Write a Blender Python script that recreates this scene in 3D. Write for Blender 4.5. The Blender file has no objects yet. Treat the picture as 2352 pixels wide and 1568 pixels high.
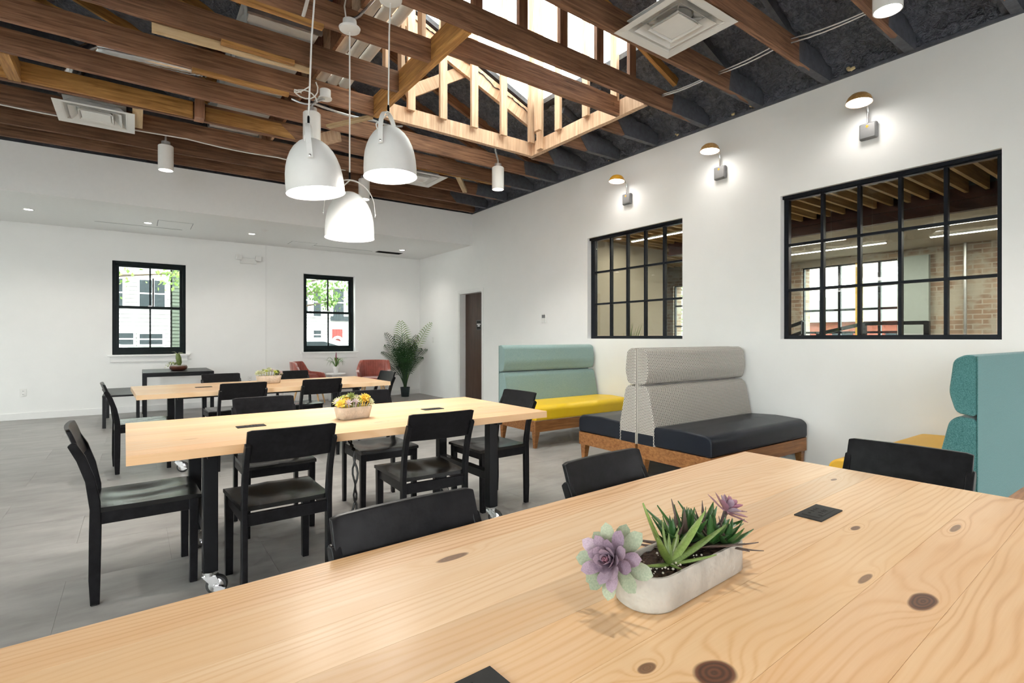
import bpy, bmesh, math, random
from mathutils import Vector, Matrix, noise, Euler
random.seed(7)
R = math.radians
sc = bpy.context.scene
C = sc.collection
# ------------------------------------------------------------------ camera, sky, exposure
F_PX, IMG_W = 1210.0, 2352.0
YAW = R(35.56)                      # heading to the right of +Y
CAM_H = 1.25
cd = bpy.data.cameras.new('camera'); cam = bpy.data.objects.new('camera', cd); C.objects.link(cam)
cd.sensor_width = 36; cd.lens = F_PX / IMG_W * 36
cd.shift_y = -9.0 / IMG_W
cd.clip_start = 0.02; cd.clip_end = 300
cam.location = (0, 0, CAM_H); cam.rotation_euler = (R(90), 0, -YAW)
sc.camera = cam
w = bpy.data.worlds.new('sky'); sc.world = w; w.use_nodes = True
bg = w.node_tree.nodes['Background']
bg.inputs[0].default_value = (0.97, 0.985, 1.0, 1); bg.inputs[1].default_value = 7.0
sc.view_settings.view_transform = 'Standard'; sc.view_settings.look = 'None'
sc.view_settings.gamma = 1; sc.view_settings.use_curve_mapping = False
sc.view_settings.exposure = 1.0
sc.cycles.max_bounces = 6; sc.cycles.diffuse_bounces = 4; sc.cycles.glossy_bounces = 3
sc.cycles.use_adaptive_sampling = True; sc.cycles.adaptive_threshold = .1; sc.cycles.adaptive_min_samples = 12
sc.cycles.use_light_tree = False; sc.cycles.light_sampling_threshold = .03
sc.cycles.transparent_max_bounces = 12; sc.cycles.sample_clamp_indirect = 6
sc.cycles.caustics_reflective = False; sc.cycles.caustics_refractive = False
LAMP = 1.7                          # overall lamp level

def portal(loc, rot, sx, sy):       # sampling guide over a real opening, gives off no light itself
    l = bpy.data.lights.new('portal', 'AREA'); l.shape = 'RECTANGLE'; l.size = sx; l.size_y = sy
    l.cycles.is_portal = True
    o = bpy.data.objects.new('portal', l); C.objects.link(o); o.location = loc; o.rotation_euler = rot

# ------------------------------------------------------------------ helpers
class MB:
    def __init__(s): s.v = []; s.f = []; s.sm = []; s.uv = []
    def add(s, vs, fs, M=None, smooth=False, uvs=None):
        b = len(s.v)
        for p in vs:
            p = Vector(p); s.v.append(M @ p if M else p)
        for i, f in enumerate(fs):
            s.f.append([b + k for k in f]); s.sm.append(smooth); s.uv.append(uvs[i] if uvs else None)
        return s
    def box(s, x0, x1, y0, y1, z0, z1, M=None):
        v = [(x0,y0,z0),(x1,y0,z0),(x1,y1,z0),(x0,y1,z0),(x0,y0,z1),(x1,y0,z1),(x1,y1,z1),(x0,y1,z1)]
        return s.add(v, [(0,3,2,1),(4,5,6,7),(0,1,5,4),(1,2,6,5),(2,3,7,6),(3,0,4,7)], M)
    def bar(s, p0, p1, wd, h, up=(0,0,1)):
        p0 = Vector(p0); p1 = Vector(p1); d = (p1-p0).normalized(); u = Vector(up)
        sd = d.cross(u)
        if sd.length < 1e-4: sd = d.cross(Vector((1,0,0)))
        sd.normalize(); u = sd.cross(d).normalized()
        vs = []
        for p in (p0, p1):
            for a, b in ((-1,-1),(1,-1),(1,1),(-1,1)): vs.append(p + sd*a*wd/2 + u*b*h/2)
        return s.add(vs, [(0,1,2,3),(7,6,5,4),(0,4,5,1),(1,5,6,2),(2,6,7,3),(3,7,4,0)])
    def tube(s, path, r, n=8, cap=True, sq=1.0):
        path = [Vector(p) for p in path]; N = len(path)
        rr = r if isinstance(r, (list, tuple)) else [r]*N
        vs = []; ref = None
        for i, p in enumerate(path):
            d = (path[min(i+1,N-1)] - path[max(i-1,0)]).normalized()
            if ref is None:
                ref = Vector((0,0,1)) if abs(d.z) < .9 else Vector((1,0,0))
            sd = d.cross(ref).normalized(); ref = sd.cross(d).normalized()
            for k in range(n):
                a = 2*math.pi*k/n
                vs.append(p + (sd*math.cos(a) + ref*math.sin(a)*sq)*rr[i])
        fs = [(i*n+k, i*n+(k+1)%n, (i+1)*n+(k+1)%n, (i+1)*n+k) for i in range(N-1) for k in range(n)]
        if cap: fs += [tuple(range(n))[::-1], tuple((N-1)*n+k for k in range(n))]
        return s.add(vs, fs, smooth=True)
    def lathe(s, prof, n=28, M=None, smooth=True, cap=True):
        vs = []; fs = []; N = len(prof)
        for r, z in prof:
            for k in range(n):
                a = 2*math.pi*k/n; vs.append((r*math.cos(a), r*math.sin(a), z))
        for i in range(N-1):
            for k in range(n): fs.append((i*n+k, i*n+(k+1)%n, (i+1)*n+(k+1)%n, (i+1)*n+k))
        if cap and prof[0][0] > 1e-5: fs.append(tuple(range(n))[::-1])
        if cap and prof[-1][0] > 1e-5: fs.append(tuple((N-1)*n+k for k in range(n)))
        return s.add(vs, fs, M, smooth)
    def prism(s, poly, a0, a1, plane='xz', uvs=False):
        n = len(poly); mk = {'xy': lambda p,a: (p[0],p[1],a), 'xz': lambda p,a: (p[0],a,p[1]), 'yz': lambda p,a: (a,p[0],p[1])}[plane]
        vs = [mk(p,a0) for p in poly] + [mk(p,a1) for p in poly]
        fs = [tuple(range(n)), tuple(range(2*n-1, n-1, -1))]; uv = [[p for p in poly], [poly[k] for k in range(n-1,-1,-1)]]
        L = 0
        for k in range(n):
            j = (k+1) % n; d = math.dist(poly[k], poly[j])
            fs.append((k, k+n, j+n, j)); uv.append([(a0,L),(a1,L),(a1,L+d),(a0,L+d)]); L += d
        return s.add(vs, fs, uvs=uv if uvs else None)
    def grid(s, fn, nu, nv, smooth=True, uvfn=None):
        vs = [fn(i/nu, j/nv) for i in range(nu+1) for j in range(nv+1)]
        fs = [(i*(nv+1)+j, (i+1)*(nv+1)+j, (i+1)*(nv+1)+j+1, i*(nv+1)+j+1) for i in range(nu) for j in range(nv)]
        return s.add(vs, fs, smooth=smooth)
    def mesh(s, name, mat, bevel=0, seg=2, angle=35, recalc=True):
        me = bpy.data.meshes.new(name)
        me.from_pydata([tuple(p) for p in s.v], [], s.f)
        if any(s.uv):
            ul = me.uv_layers.new(name='UVMap')
            for pi, p in enumerate(me.polygons):
                if s.uv[pi]:
                    for k, li in enumerate(p.loop_indices): ul.data[li].uv = s.uv[pi][k]
        for p, q in zip(me.polygons, s.sm): p.use_smooth = q
        bm = bmesh.new(); bm.from_mesh(me)
        if recalc: bmesh.ops.recalc_face_normals(bm, faces=bm.faces)
        if bevel:
            es = [e for e in bm.edges if len(e.link_faces) == 2 and e.calc_face_angle(0) > R(30)]
            bmesh.ops.bevel(bm, geom=es, offset=bevel, segments=seg, affect='EDGES', profile=.5, clamp_overlap=True)
            for f in bm.faces: f.smooth = True
        bm.to_mesh(me); bm.free()
        if any(s.sm) and not bevel: me.set_sharp_from_angle(angle=R(angle))
        if mat: me.materials.append(mat)
        return me
    def build(s, name, mat, parent=None, loc=None, rot=None, **k):
        o = link(name, s.mesh(name, mat, **k), parent, loc, rot)
        if k.get('bevel'):
            wn = o.modifiers.new('wn', 'WEIGHTED_NORMAL'); wn.keep_sharp = False; wn.weight = 80
        return o

def link(name, data, parent=None, loc=None, rot=None):
    o = bpy.data.objects.new(name, data); C.objects.link(o)
    if parent: o.parent = parent
    if loc is not None: o.location = loc
    if rot is not None: o.rotation_euler = rot
    return o
def tag(o, label=None, cat=None, group=None, kind=None):
    if label: o['label'] = label
    if cat: o['category'] = cat
    if group: o['group'] = group
    if kind: o['kind'] = kind
    return o
def thing(name, label, cat, loc=(0,0,0), rz=0, group=None):
    o = bpy.data.objects.new(name, None); C.objects.link(o)
    o.location = loc; o.rotation_euler = (0,0,rz); o.empty_display_size = .1
    return tag(o, label, cat, group)
def struct(name, label, cat, mb=None, mat=None, **k):
    o = mb.build(name, mat, **k) if mb else link(name, None)
    return tag(o, label, cat, None, 'structure')
def part_empty(name, parent, loc=None, rot=None): return link(name, None, parent, loc, rot)
def dup(root, loc, rz, label, group=None):
    r = root.copy(); C.objects.link(r); r.location = loc; r.rotation_euler = (0,0,rz); r['label'] = label
    if group: r['group'] = group
    for ch in list(root.children):
        c = ch.copy(); C.objects.link(c); c.parent = r
        for g in list(ch.children):
            d = g.copy(); C.objects.link(d); d.parent = c
    return r
def lamp(kind, loc, energy, parent=None, rot=(0,0,0), size=.1, color=(1,.93,.84), spot=None, blend=.5):
    l = bpy.data.lights.new('lamp_light', kind); l.energy = energy*LAMP; l.color = color
    if kind == 'AREA': l.shape = 'DISK'; l.size = size
    else: l.shadow_soft_size = size
    if kind == 'SPOT': l.spot_size = R(spot or 120); l.spot_blend = blend
    o = bpy.data.objects.new('lamp_light', l); C.objects.link(o); o.location = loc; o.rotation_euler = rot
    if parent: o.parent = parent
    return o

# ------------------------------------------------------------------ materials
def newmat(name):
    m = bpy.data.materials.new(name); m.use_nodes = True; nt = m.node_tree
    return m, nt, nt.nodes['Principled BSDF']
def nd(nt, typ, **props):
    n = nt.nodes.new(typ)
    for k, v in props.items():
        if k.startswith('i_'): n.inputs[int(k[2:])].default_value = v
        else: setattr(n, k, v)
    return n
def mth(nt, op, a, b=None, c=None, clamp=False):
    n = nt.nodes.new('ShaderNodeMath'); n.operation = op; n.use_clamp = clamp
    for i, x in enumerate((a, b, c)):
        if x is None: continue
        if isinstance(x, (int, float)): n.inputs[i].default_value = x
        else: nt.links.new(x, n.inputs[i])
    return n.outputs[0]
def mixc(nt, f, a, b, blend='MIX'):
    n = nt.nodes.new('ShaderNodeMix'); n.data_type = 'RGBA'; n.blend_type = blend
    for i, x in ((0, f), (6, a), (7, b)):
        if isinstance(x, (int, float)): n.inputs[i].default_value = x
        elif isinstance(x, tuple): n.inputs[i].default_value = (*x[:3], 1)
        else: nt.links.new(x, n.inputs[i])
    return n.outputs[2]
def ramp(nt, fac, stops):
    n = nt.nodes.new('ShaderNodeValToRGB'); e = n.color_ramp.elements
    while len(e) < len(stops): e.new(.5)
    for el, (p, c) in zip(e, stops): el.position = p; el.color = (*c, 1)
    nt.links.new(fac, n.inputs[0]); return n.outputs[0]
def coords(nt, kind='Object', scale=(1,1,1), rnd=0.0):
    tc = nd(nt, 'ShaderNodeTexCoord'); out = tc.outputs[kind]
    if rnd:
        oi = nd(nt, 'ShaderNodeObjectInfo'); v = nd(nt, 'ShaderNodeVectorMath', operation='MULTIPLY_ADD')
        cx = nd(nt, 'ShaderNodeCombineXYZ')
        for k in range(3): nt.links.new(oi.outputs['Random'], cx.inputs[k])
        nt.links.new(cx.outputs[0], v.inputs[0]); v.inputs[1].default_value = (rnd, rnd*1.7, rnd*.6); nt.links.new(out, v.inputs[2]); out = v.outputs[0]
    mp = nd(nt, 'ShaderNodeMapping'); mp.inputs['Scale'].default_value = scale
    nt.links.new(out, mp.inputs[0]); return mp.outputs[0]
def noisef(nt, vec, scale=5, detail=4, rough=.55, dist=0):
    n = nd(nt, 'ShaderNodeTexNoise'); n.inputs['Scale'].default_value = scale; n.inputs['Detail'].default_value = min(detail, 3)
    n.inputs['Roughness'].default_value = rough; n.inputs['Distortion'].default_value = dist
    nt.links.new(vec, n.inputs['Vector']); return n.outputs['Fac']
def bump(nt, bs, h, strength=.2, dist=.01):
    b = nd(nt, 'ShaderNodeBump'); b.inputs['Strength'].default_value = strength; b.inputs['Distance'].default_value = dist
    nt.links.new(h, b.inputs['Height']); nt.links.new(b.outputs[0], bs.inputs['Normal'])
def plain(name, col, rough=.5, metal=0.0, var=.06, scale=20, bmp=0.0, bscale=60, spec=.5, coat=0):
    m, nt, bs = newmat(name)
    v = coords(nt); f = noisef(nt, v, scale)
    lo = tuple(c*(1-var) for c in col); hi = tuple(min(1, c*(1+var)) for c in col)
    nt.links.new(ramp(nt, f, [(.3, lo), (.7, hi)]), bs.inputs['Base Color'])
    bs.inputs['Roughness'].default_value = rough; bs.inputs['Metallic'].default_value = metal
    bs.inputs['Specular IOR Level'].default_value = spec
    if coat: bs.inputs['Coat Weight'].default_value = coat; bs.inputs['Coat Roughness'].default_value = .15
    if bmp: bump(nt, bs, noisef(nt, v, bscale, 2), bmp)
    return m
def wood(name, c1, c2, scale=(1.0, 16, 16), rough=.6, bmp=.25, var=.35, contrast=(.3,.7), tint=None, spec=.4):
    m, nt, bs = newmat(name)
    v = coords(nt, 'Object', scale, rnd=31)
    f = noisef(nt, v, 2.2, 8, .62, .5)
    col = ramp(nt, f, [(contrast[0], c1), (contrast[1], c2)])
    oi = nd(nt, 'ShaderNodeObjectInfo')
    k = mth(nt, 'MULTIPLY_ADD', oi.outputs['Random'], var, 1-var/2)
    big = noisef(nt, coords(nt, 'Object', (.7,.7,.7), rnd=17), 2.5, 3)
    k = mth(nt, 'MULTIPLY', k, mth(nt, 'MULTIPLY_ADD', big, .7, .65))
    cb = nd(nt, 'ShaderNodeCombineColor')
    for i in range(3): nt.links.new(k, cb.inputs[i])
    col = mixc(nt, 1.0, col, cb.outputs[0], 'MULTIPLY')
    if tint:
        big2 = noisef(nt, coords(nt, 'Object', (.9,2,2), rnd=5), 1.6, 3)
        col = mixc(nt, ramp(nt, big2, [(.52,(0,0,0)),(.68,(.8,.8,.8))]), col, tint)
    nt.links.new(col, bs.inputs['Base Color'])
    bs.inputs['Roughness'].default_value = rough; bs.inputs['Specular IOR Level'].default_value = spec
    if bmp: bump(nt, bs, f, bmp, .01)
    return m
def emit(name, col, s):
    m, nt, bs = newmat(name)
    bs.inputs['Base Color'].default_value = (.9,.9,.9,1)
    bs.inputs['Emission Color'].default_value = (*col, 1); bs.inputs['Emission Strength'].default_value = s
    m.cycles.emission_sampling = 'NONE'             # the lamps' own lights are sampled instead
    return m
def pine(name, knots):
    """glued pine boards; knots are (x, y, rx, ry, darkness) in table coordinates"""
    m, nt, bs = newmat(name)
    tc = nd(nt, 'ShaderNodeTexCoord'); oi = nd(nt, 'ShaderNodeObjectInfo'); rn = oi.outputs['Random']
    sp = nd(nt, 'ShaderNodeSeparateXYZ'); nt.links.new(tc.outputs['Object'], sp.inputs[0])
    X, Y, Z = sp.outputs
    x = mth(nt, 'MULTIPLY_ADD', rn, 13.0, X); y = mth(nt, 'MULTIPLY_ADD', rn, 7.0, Y)
    def vec(a, b, c):
        n = nd(nt, 'ShaderNodeCombineXYZ')
        for i, q in enumerate((a, b, c)):
            if isinstance(q, (int, float)): n.inputs[i].default_value = q
            else: nt.links.new(q, n.inputs[i])
        return n.outputs[0]
    def M(a, k): return mth(nt, 'MULTIPLY', a, k)
    warp = noisef(nt, vec(M(x, .55), M(y, 3.2), Z), 1.0, 3, .5)
    warp2 = noisef(nt, vec(M(x, 2.2), M(y, 9), Z), 1.0, 2, .5)
    ph = mth(nt, 'MULTIPLY_ADD', y, 300.0, mth(nt, 'MULTIPLY_ADD', warp, 95.0, M(warp2, 7.0)))
    kd = None; kr = None
    wob = noisef(nt, vec(M(X, 14), M(Y, 14), 0), 1.0, 1)
    for (kx, ky, rx, ry, dk) in knots:
        dx = M(mth(nt, 'SUBTRACT', X, kx), 1/rx); dy = M(mth(nt, 'SUBTRACT', Y, ky), 1/ry)
        d = mth(nt, 'SQRT', mth(nt, 'ADD', mth(nt, 'MULTIPLY', dx, dx), mth(nt, 'MULTIPLY', dy, dy)))
        d = mth(nt, 'ADD', d, mth(nt, 'MULTIPLY_ADD', wob, .5, -.25))
        # growth rings swing round the knot
        g = mth(nt, 'POWER', 2.718, M(mth(nt, 'MULTIPLY', d, d), -.10))
        ph = mth(nt, 'ADD', ph, mth(nt, 'MULTIPLY', g, mth(nt, 'MULTIPLY_ADD', d, -6.0, 22.0)))
        mk = M(mth(nt, 'SMOOTH_MIN', 1.0, mth(nt, 'MULTIPLY', mth(nt, 'SUBTRACT', 1.12, d), 4.5), .2), dk)
        mk = mth(nt, 'MAXIMUM', mk, 0.0)
        rg = mth(nt, 'MULTIPLY', mk, mth(nt, 'MULTIPLY_ADD', mth(nt, 'SINE', M(d, 20.0)), .5, .5))
        kd = mk if kd is None else mth(nt, 'MAXIMUM', kd, mk); kr = rg if kr is None else mth(nt, 'MAXIMUM', kr, rg)
    ring = mth(nt, 'MULTIPLY_ADD', mth(nt, 'SINE', ph), .5, .5)
    ring = mth(nt, 'POWER', ring, 3.0)
    fib = noisef(nt, vec(M(x, 5), M(y, 240), M(Z, 240)), 1.0, 3)
    amp = noisef(nt, vec(M(x, .5), M(y, 1.5), 3.0), 1.0, 2)
    ring = mth(nt, 'MULTIPLY', ring, mth(nt, 'MULTIPLY_ADD', amp, 2.2, -.55, clamp=True))
    broad = noisef(nt, vec(M(x, .9), M(y, 14), 5.0), 1.0, 3)
    f = mth(nt, 'ADD', mth(nt, 'MULTIPLY_ADD', ring, .55, mth(nt, 'MULTIPLY_ADD', broad, .55, -.22)), mth(nt, 'MULTIPLY_ADD', fib, .30, -.08))
    col = ramp(nt, f, [(0, (.77,.57,.375)), (.35, (.70,.47,.275)), (.9, (.50,.26,.115))])
    tone = ramp(nt, rn, [(0, (.86,.83,.80)), (.35, (1.02,1.0,.97)), (.6, (.95,.84,.74)), (1, (1.0,.95,.83))])
    tone.node.color_ramp.interpolation = 'LINEAR'
    col = mixc(nt, 1.0, col, tone, 'MULTIPLY')
    orr = noisef(nt, vec(M(x, 1.1), M(y, 8), 2.0), 1.0, 3)
    col = mixc(nt, ramp(nt, orr, [(.45,(0,0,0)),(.72,(.55,.55,.55))]), col, (.66,.37,.155))
    st = noisef(nt, vec(M(x, 1.6), M(y, 22), 9.0), 1.0, 4)
    col = mixc(nt, ramp(nt, st, [(.68,(0,0,0)),(.78,(.35,.35,.35))]), col, (.42,.25,.13))
    if kd is not None: col = mixc(nt, kd, col, mixc(nt, kr, (.130,.040,.016), (.040,.010,.005)))
    nt.links.new(col, bs.inputs['Base Color'])
    bs.inputs['Roughness'].default_value = .42; bs.inputs['Specular IOR Level'].default_value = .4
    bs.inputs['Coat Weight'].default_value = .12; bs.inputs['Coat Roughness'].default_value = .22
    bump(nt, bs, f, .05, .004)
    return m
def glassmat(name, tint=(1,1,1), refl=1.0):
    m = bpy.data.materials.new(name); m.use_nodes = True; nt = m.node_tree; nt.nodes.clear()
    out = nd(nt, 'ShaderNodeOutputMaterial'); tr = nd(nt, 'ShaderNodeBsdfTransparent'); gl = nd(nt, 'ShaderNodeBsdfGlossy')
    tr.inputs[0].default_value = (*tint, 1); gl.inputs['Roughness'].default_value = .0
    ge = nd(nt, 'ShaderNodeNewGeometry'); dt = nd(nt, 'ShaderNodeVectorMath', operation='DOT_PRODUCT')
    nt.links.new(ge.outputs['Incoming'], dt.inputs[0]); nt.links.new(ge.outputs['Normal'], dt.inputs[1])
    f = mth(nt, 'POWER', mth(nt, 'SUBTRACT', 1.0, mth(nt, 'ABSOLUTE', dt.outputs['Value'])), 5.0)   # plain dielectric reflectance
    f = mth(nt, 'MULTIPLY', mth(nt, 'MULTIPLY_ADD', f, .96, .04), refl, clamp=True)
    mx = nd(nt, 'ShaderNodeMixShader'); nt.links.new(f, mx.inputs[0]); nt.links.new(tr.outputs[0], mx.inputs[1]); nt.links.new(gl.outputs[0], mx.inputs[2])
    nt.links.new(mx.outputs[0], out.inputs[0]); return m
def houndstooth(name):
    m, nt, bs = newmat(name)
    tc = nd(nt, 'ShaderNodeTexCoord'); sp = nd(nt, 'ShaderNodeSeparateXYZ')
    mp = nd(nt, 'ShaderNodeMapping'); mp.inputs['Scale'].default_value = (74, 74, 74)
    nt.links.new(tc.outputs['UV'], mp.inputs[0]); nt.links.new(mp.outputs[0], sp.inputs[0])
    u, v = sp.outputs[0], sp.outputs[1]
    fl = mth(nt, 'FLOOR', v); u2 = mth(nt, 'MULTIPLY_ADD', fl, .5, u)
    fu = mth(nt, 'FRACT', u2); fv = mth(nt, 'FRACT', v)
    a = mth(nt, 'GREATER_THAN', fu, .42); b = mth(nt, 'GREATER_THAN', fv, .30)
    k = mth(nt, 'MULTIPLY', a, b)
    nz = noisef(nt, mp.outputs[0], 2.0, 2)
    col = mixc(nt, k, ramp(nt, nz, [(.2,(.62,.57,.52)),(.8,(.80,.76,.70))]), (.028,.024,.024))
    nt.links.new(col, bs.inputs['Base Color']); bs.inputs['Roughness'].default_value = .9; bs.inputs['Specular IOR Level'].default_value = .15
    bump(nt, bs, k, .25, .002); return m
def weave(name, c1, c2, scale=420, sheen=.3):
    m, nt, bs = newmat(name)
    v = coords(nt); f1 = noisef(nt, coords(nt, 'Object', (scale*1.6, scale*1.6, scale*.5)), 1, 2); f2 = noisef(nt, coords(nt, 'Object', (scale*.5, scale*.5, scale*1.6)), 1, 2)
    f = mth(nt, 'MULTIPLY_ADD', f1, .5, mth(nt, 'MULTIPLY', f2, .5))
    nt.links.new(ramp(nt, f, [(.36, c1), (.62, c2)]), bs.inputs['Base Color'])
    bs.inputs['Roughness'].default_value = .9; bs.inputs['Specular IOR Level'].default_value = .15
    bs.inputs['Sheen Weight'].default_value = sheen
    bump(nt, bs, f, .35, .003); return m
def floormat():
    m, nt, bs = newmat('vinyl_tile')
    oi = nd(nt, 'ShaderNodeObjectInfo')
    tc = nd(nt, 'ShaderNodeTexCoord'); ge = nd(nt, 'ShaderNodeNewGeometry')
    mp = nd(nt, 'ShaderNodeMapping'); mp.inputs['Scale'].default_value = (1.1, 2.6, 1); mp.inputs['Rotation'].default_value = (0,0,R(20))
    nt.links.new(ge.outputs['Position'], mp.inputs[0])
    cl = noisef(nt, mp.outputs[0], 1.6, 7, .62, .4)
    v2 = coords(nt, 'Object', (2.6, 6.5, 1), rnd=23); st = noisef(nt, v2, 1.3, 6, .65, .3)
    f = mth(nt, 'MULTIPLY_ADD', cl, .55, mth(nt, 'MULTIPLY', st, .45))
    f = mth(nt, 'MULTIPLY_ADD', oi.outputs['Random'], .07, f)
    nt.links.new(ramp(nt, f, [(.32,(.20,.188,.177)),(.52,(.285,.272,.260)),(.72,(.37,.354,.34))]), bs.inputs['Base Color'])
    rr = mth(nt, 'MULTIPLY_ADD', cl, .2, .34); nt.links.new(rr, bs.inputs['Roughness'])
    bump(nt, bs, noisef(nt, coords(nt, 'Object', (30,60,1)), 1, 4), .06, .004); return m
def foammat():
    m, nt, bs = newmat('sprayed_foam')
    v = coords(nt, 'Object', (1,1,1)); f = noisef(nt, v, 20, 7, .6, .9); f2 = noisef(nt, v, 55, 4, .6, .5)
    h = mth(nt, 'MULTIPLY_ADD', f2, .35, f)
    nt.links.new(ramp(nt, f, [(.3,(.105,.115,.140)),(.75,(.24,.26,.31))]), bs.inputs['Base Color'])
    bs.inputs['Roughness'].default_value = .48; bs.inputs['Specular IOR Level'].default_value = .7
    bump(nt, bs, h, 1.0, .07); return m
def brickmat():
    m, nt, bs = newmat('old_brick')
    tc = nd(nt, 'ShaderNodeTexCoord'); mp = nd(nt, 'ShaderNodeMapping'); mp.inputs['Rotation'].default_value = (0, R(90), R(90)); 
    sp = nd(nt, 'ShaderNodeSeparateXYZ'); nt.links.new(tc.outputs['Object'], sp.inputs[0])
    cx = nd(nt, 'ShaderNodeCombineXYZ'); nt.links.new(sp.outputs[1], cx.inputs[0]); nt.links.new(sp.outputs[2], cx.inputs[1])
    br = nd(nt, 'ShaderNodeTexBrick'); nt.links.new(cx.outputs[0], br.inputs['Vector'])
    br.inputs['Scale'].default_value = 1; br.inputs['Brick Width'].default_value = .21; br.inputs['Row Height'].default_value = .072; br.inputs['Mortar Size'].default_value = .008
    br.inputs['Color1'].default_value = (.36,.25,.17,1); br.inputs['Color2'].default_value = (.24,.15,.10,1); br.inputs['Mortar'].default_value = (.42,.37,.30,1)
    f = noisef(nt, coords(nt), 2.2, 6); f2 = noisef(nt, coords(nt), 9, 6)
    k = ramp(nt, mth(nt, 'MULTIPLY_ADD', f2, .4, mth(nt, 'MULTIPLY', f, .7)), [(.5,(0,0,0)),(.62,(.9,.9,.9))])
    nt.links.new(mixc(nt, k, br.outputs['Color'], (.40,.36,.29)), bs.inputs['Base Color'])
    bs.inputs['Roughness'].default_value = .9; bump(nt, bs, br.outputs['Fac'], -.5, .02); return m
def sidingmat(name, col):
    m, nt, bs = newmat(name)
    tc = nd(nt, 'ShaderNodeTexCoord'); sp = nd(nt, 'ShaderNodeSeparateXYZ'); nt.links.new(tc.outputs['Object'], sp.inputs[0])
    nt.links.new(ramp(nt, noisef(nt, coords(nt), 4), [(.3, col), (.7, tuple(c*.94 for c in col))]), bs.inputs['Base Color'])
    bs.inputs['Roughness'].default_value = .7; return m

M = {}
M['wall'] = plain('white_plaster', (.88,.872,.86), .75, var=.012, scale=3, spec=.3)
M['ceil'] = plain('white_ceiling', (.87,.865,.855), .8, var=.01, spec=.2)
M['trim'] = plain('white_trim', (.84,.83,.82), .45, var=.01)
M['floor'] = floormat(); M['subfloor'] = plain('floor_joint', (.15,.142,.135), .8)
M['foam'] = foammat()
M['joist'] = wood('old_joist_wood', (.105,.048,.026), (.37,.195,.112), (1.1, 20, 20), .62, .35, .5, (.28,.75), spec=.3)
M['honey'] = wood('honey_board_wood', (.26,.115,.03), (.58,.31,.095), (1.2, 16, 16), .6, .3, .4)
M['crumb'] = plain('cut_foam', (.72,.58,.32), .9, var=.15)
M['stud'] = wood('stud_wood', (.52,.32,.20), (.74,.53,.36), (14, 14, 1.0), .65, .2, .25)
M['redboard'] = wood('red_board_wood', (.22,.10,.055), (.42,.22,.13), (12, 12, 1.0), .65, .25, .4)
M['newwood'] = wood('new_lumber_wood', (.55,.38,.20), (.72,.55,.33), (1.2, 16, 16), .6, .2, .3)
M['darkjoist'] = plain('painted_dark_wood', (.095,.100,.118), .55, var=.25, bmp=.3, bscale=30)
M['black'] = plain('black_stained_wood', (.0085,.0083,.0095), .30, var=.4, scale=30, bmp=.03, bscale=90, spec=.16)
M['blackseat'] = plain('black_polished_seat', (.006,.006,.0065), .24, var=.3, scale=20, spec=.5)
M['blackmetal'] = plain('black_steel', (.006,.0065,.008), .36, var=.2, bmp=.03, spec=.25)
M['frame'] = plain('black_window_steel', (.008,.010,.015), .35, var=.2, spec=.2)
M['sash'] = plain('dark_green_black_paint', (.006,.011,.012), .35, var=.2, spec=.15)
M['chrome'] = plain('zinc_metal', (.70,.70,.71), .22, 1.0, .08)
M['galv'] = plain('galvanised_metal', (.62,.63,.64), .35, .9, .1)
M['rubber'] = plain('black_rubber', (.018,.018,.018), .5)
M['lampwhite'] = plain('white_enamel', (.82,.81,.79), .42, var=.01)
M['plastic'] = plain('white_plastic', (.80,.79,.77), .4, var=.01)
M['glow'] = emit('lamp_glow', (1,.97,.92), 9)
M['glowin'] = emit('lamp_inner_glow', (1,.97,.93), 2.2)
M['strip'] = emit('strip_glow', (1,.93,.80), 14)
M['boxgrey'] = plain('grey_metal_box', (.20,.20,.205), .45, .3, .05)
M['yellowlamp'] = plain('yellow_enamel', (.85,.42,.03), .35)
M['woodlamp'] = wood('tan_wood_shade', (.42,.22,.07), (.66,.40,.16), (20,20,20), .4, .05, .1)
M['orange'] = plain('orange_mark', (.85,.40,.03), .5)
M['teal'] = weave('teal_upholstery', (.13,.245,.24), (.34,.44,.42))
M['tealdark'] = weave('teal_wool', (.024,.110,.112), (.125,.29,.285), 320)
M['yellow'] = plain('yellow_vinyl', (.86,.56,.012), .42, var=.03, scale=6, bmp=.05, bscale=300)
M['mustard'] = plain('mustard_vinyl', (.78,.43,.03), .45, var=.03, scale=6, bmp=.05, bscale=300)
M['navy'] = plain('navy_vinyl', (.010,.013,.022), .36, var=.1, scale=8, bmp=.06, bscale=260, spec=.35)
M['hound'] = houndstooth('houndstooth_fabric')
M['oak'] = wood('walnut_base_wood', (.20,.075,.022), (.42,.19,.065), (1.4, 14, 22), .4, .08, .2)
M['door'] = wood('dark_door_wood', (.038,.018,.011), (.085,.045,.030), (26, 26, 1.0), .4, .1, .1)
M['velvet'] = plain('rust_velvet', (.34,.080,.055), .7, var=.25, scale=8); M['velvet'].node_tree.nodes['Principled BSDF'].inputs['Sheen Weight'].default_value = .6
M['beech'] = wood('beech_leg_wood', (.52,.30,.13), (.70,.45,.22), (10,10,1), .45, .05, .1)
M['blackplastic'] = plain('black_plastic', (.014,.0135,.0135), .55, var=.1, spec=.3)
M['slot'] = plain('socket_hole', (.003,.003,.003), .9)
M['concrete'] = plain('pale_concrete', (.38,.355,.315), .85, var=.16, scale=14, bmp=.5, bscale=45)
M['concrete2'] = plain('tan_concrete', (.55,.46,.37), .85, var=.16, scale=22, bmp=.5, bscale=60)
M['soil'] = plain('potting_soil', (.045,.022,.012), .95, var=.6, scale=120, bmp=1, bscale=160)
M['perlite'] = plain('perlite', (.72,.66,.58), .9)
M['potblack'] = plain('dark_pot', (.010,.020,.024), .4)
M['bowl'] = plain('brown_glaze', (.10,.030,.016), .35, var=.5, scale=12)
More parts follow.
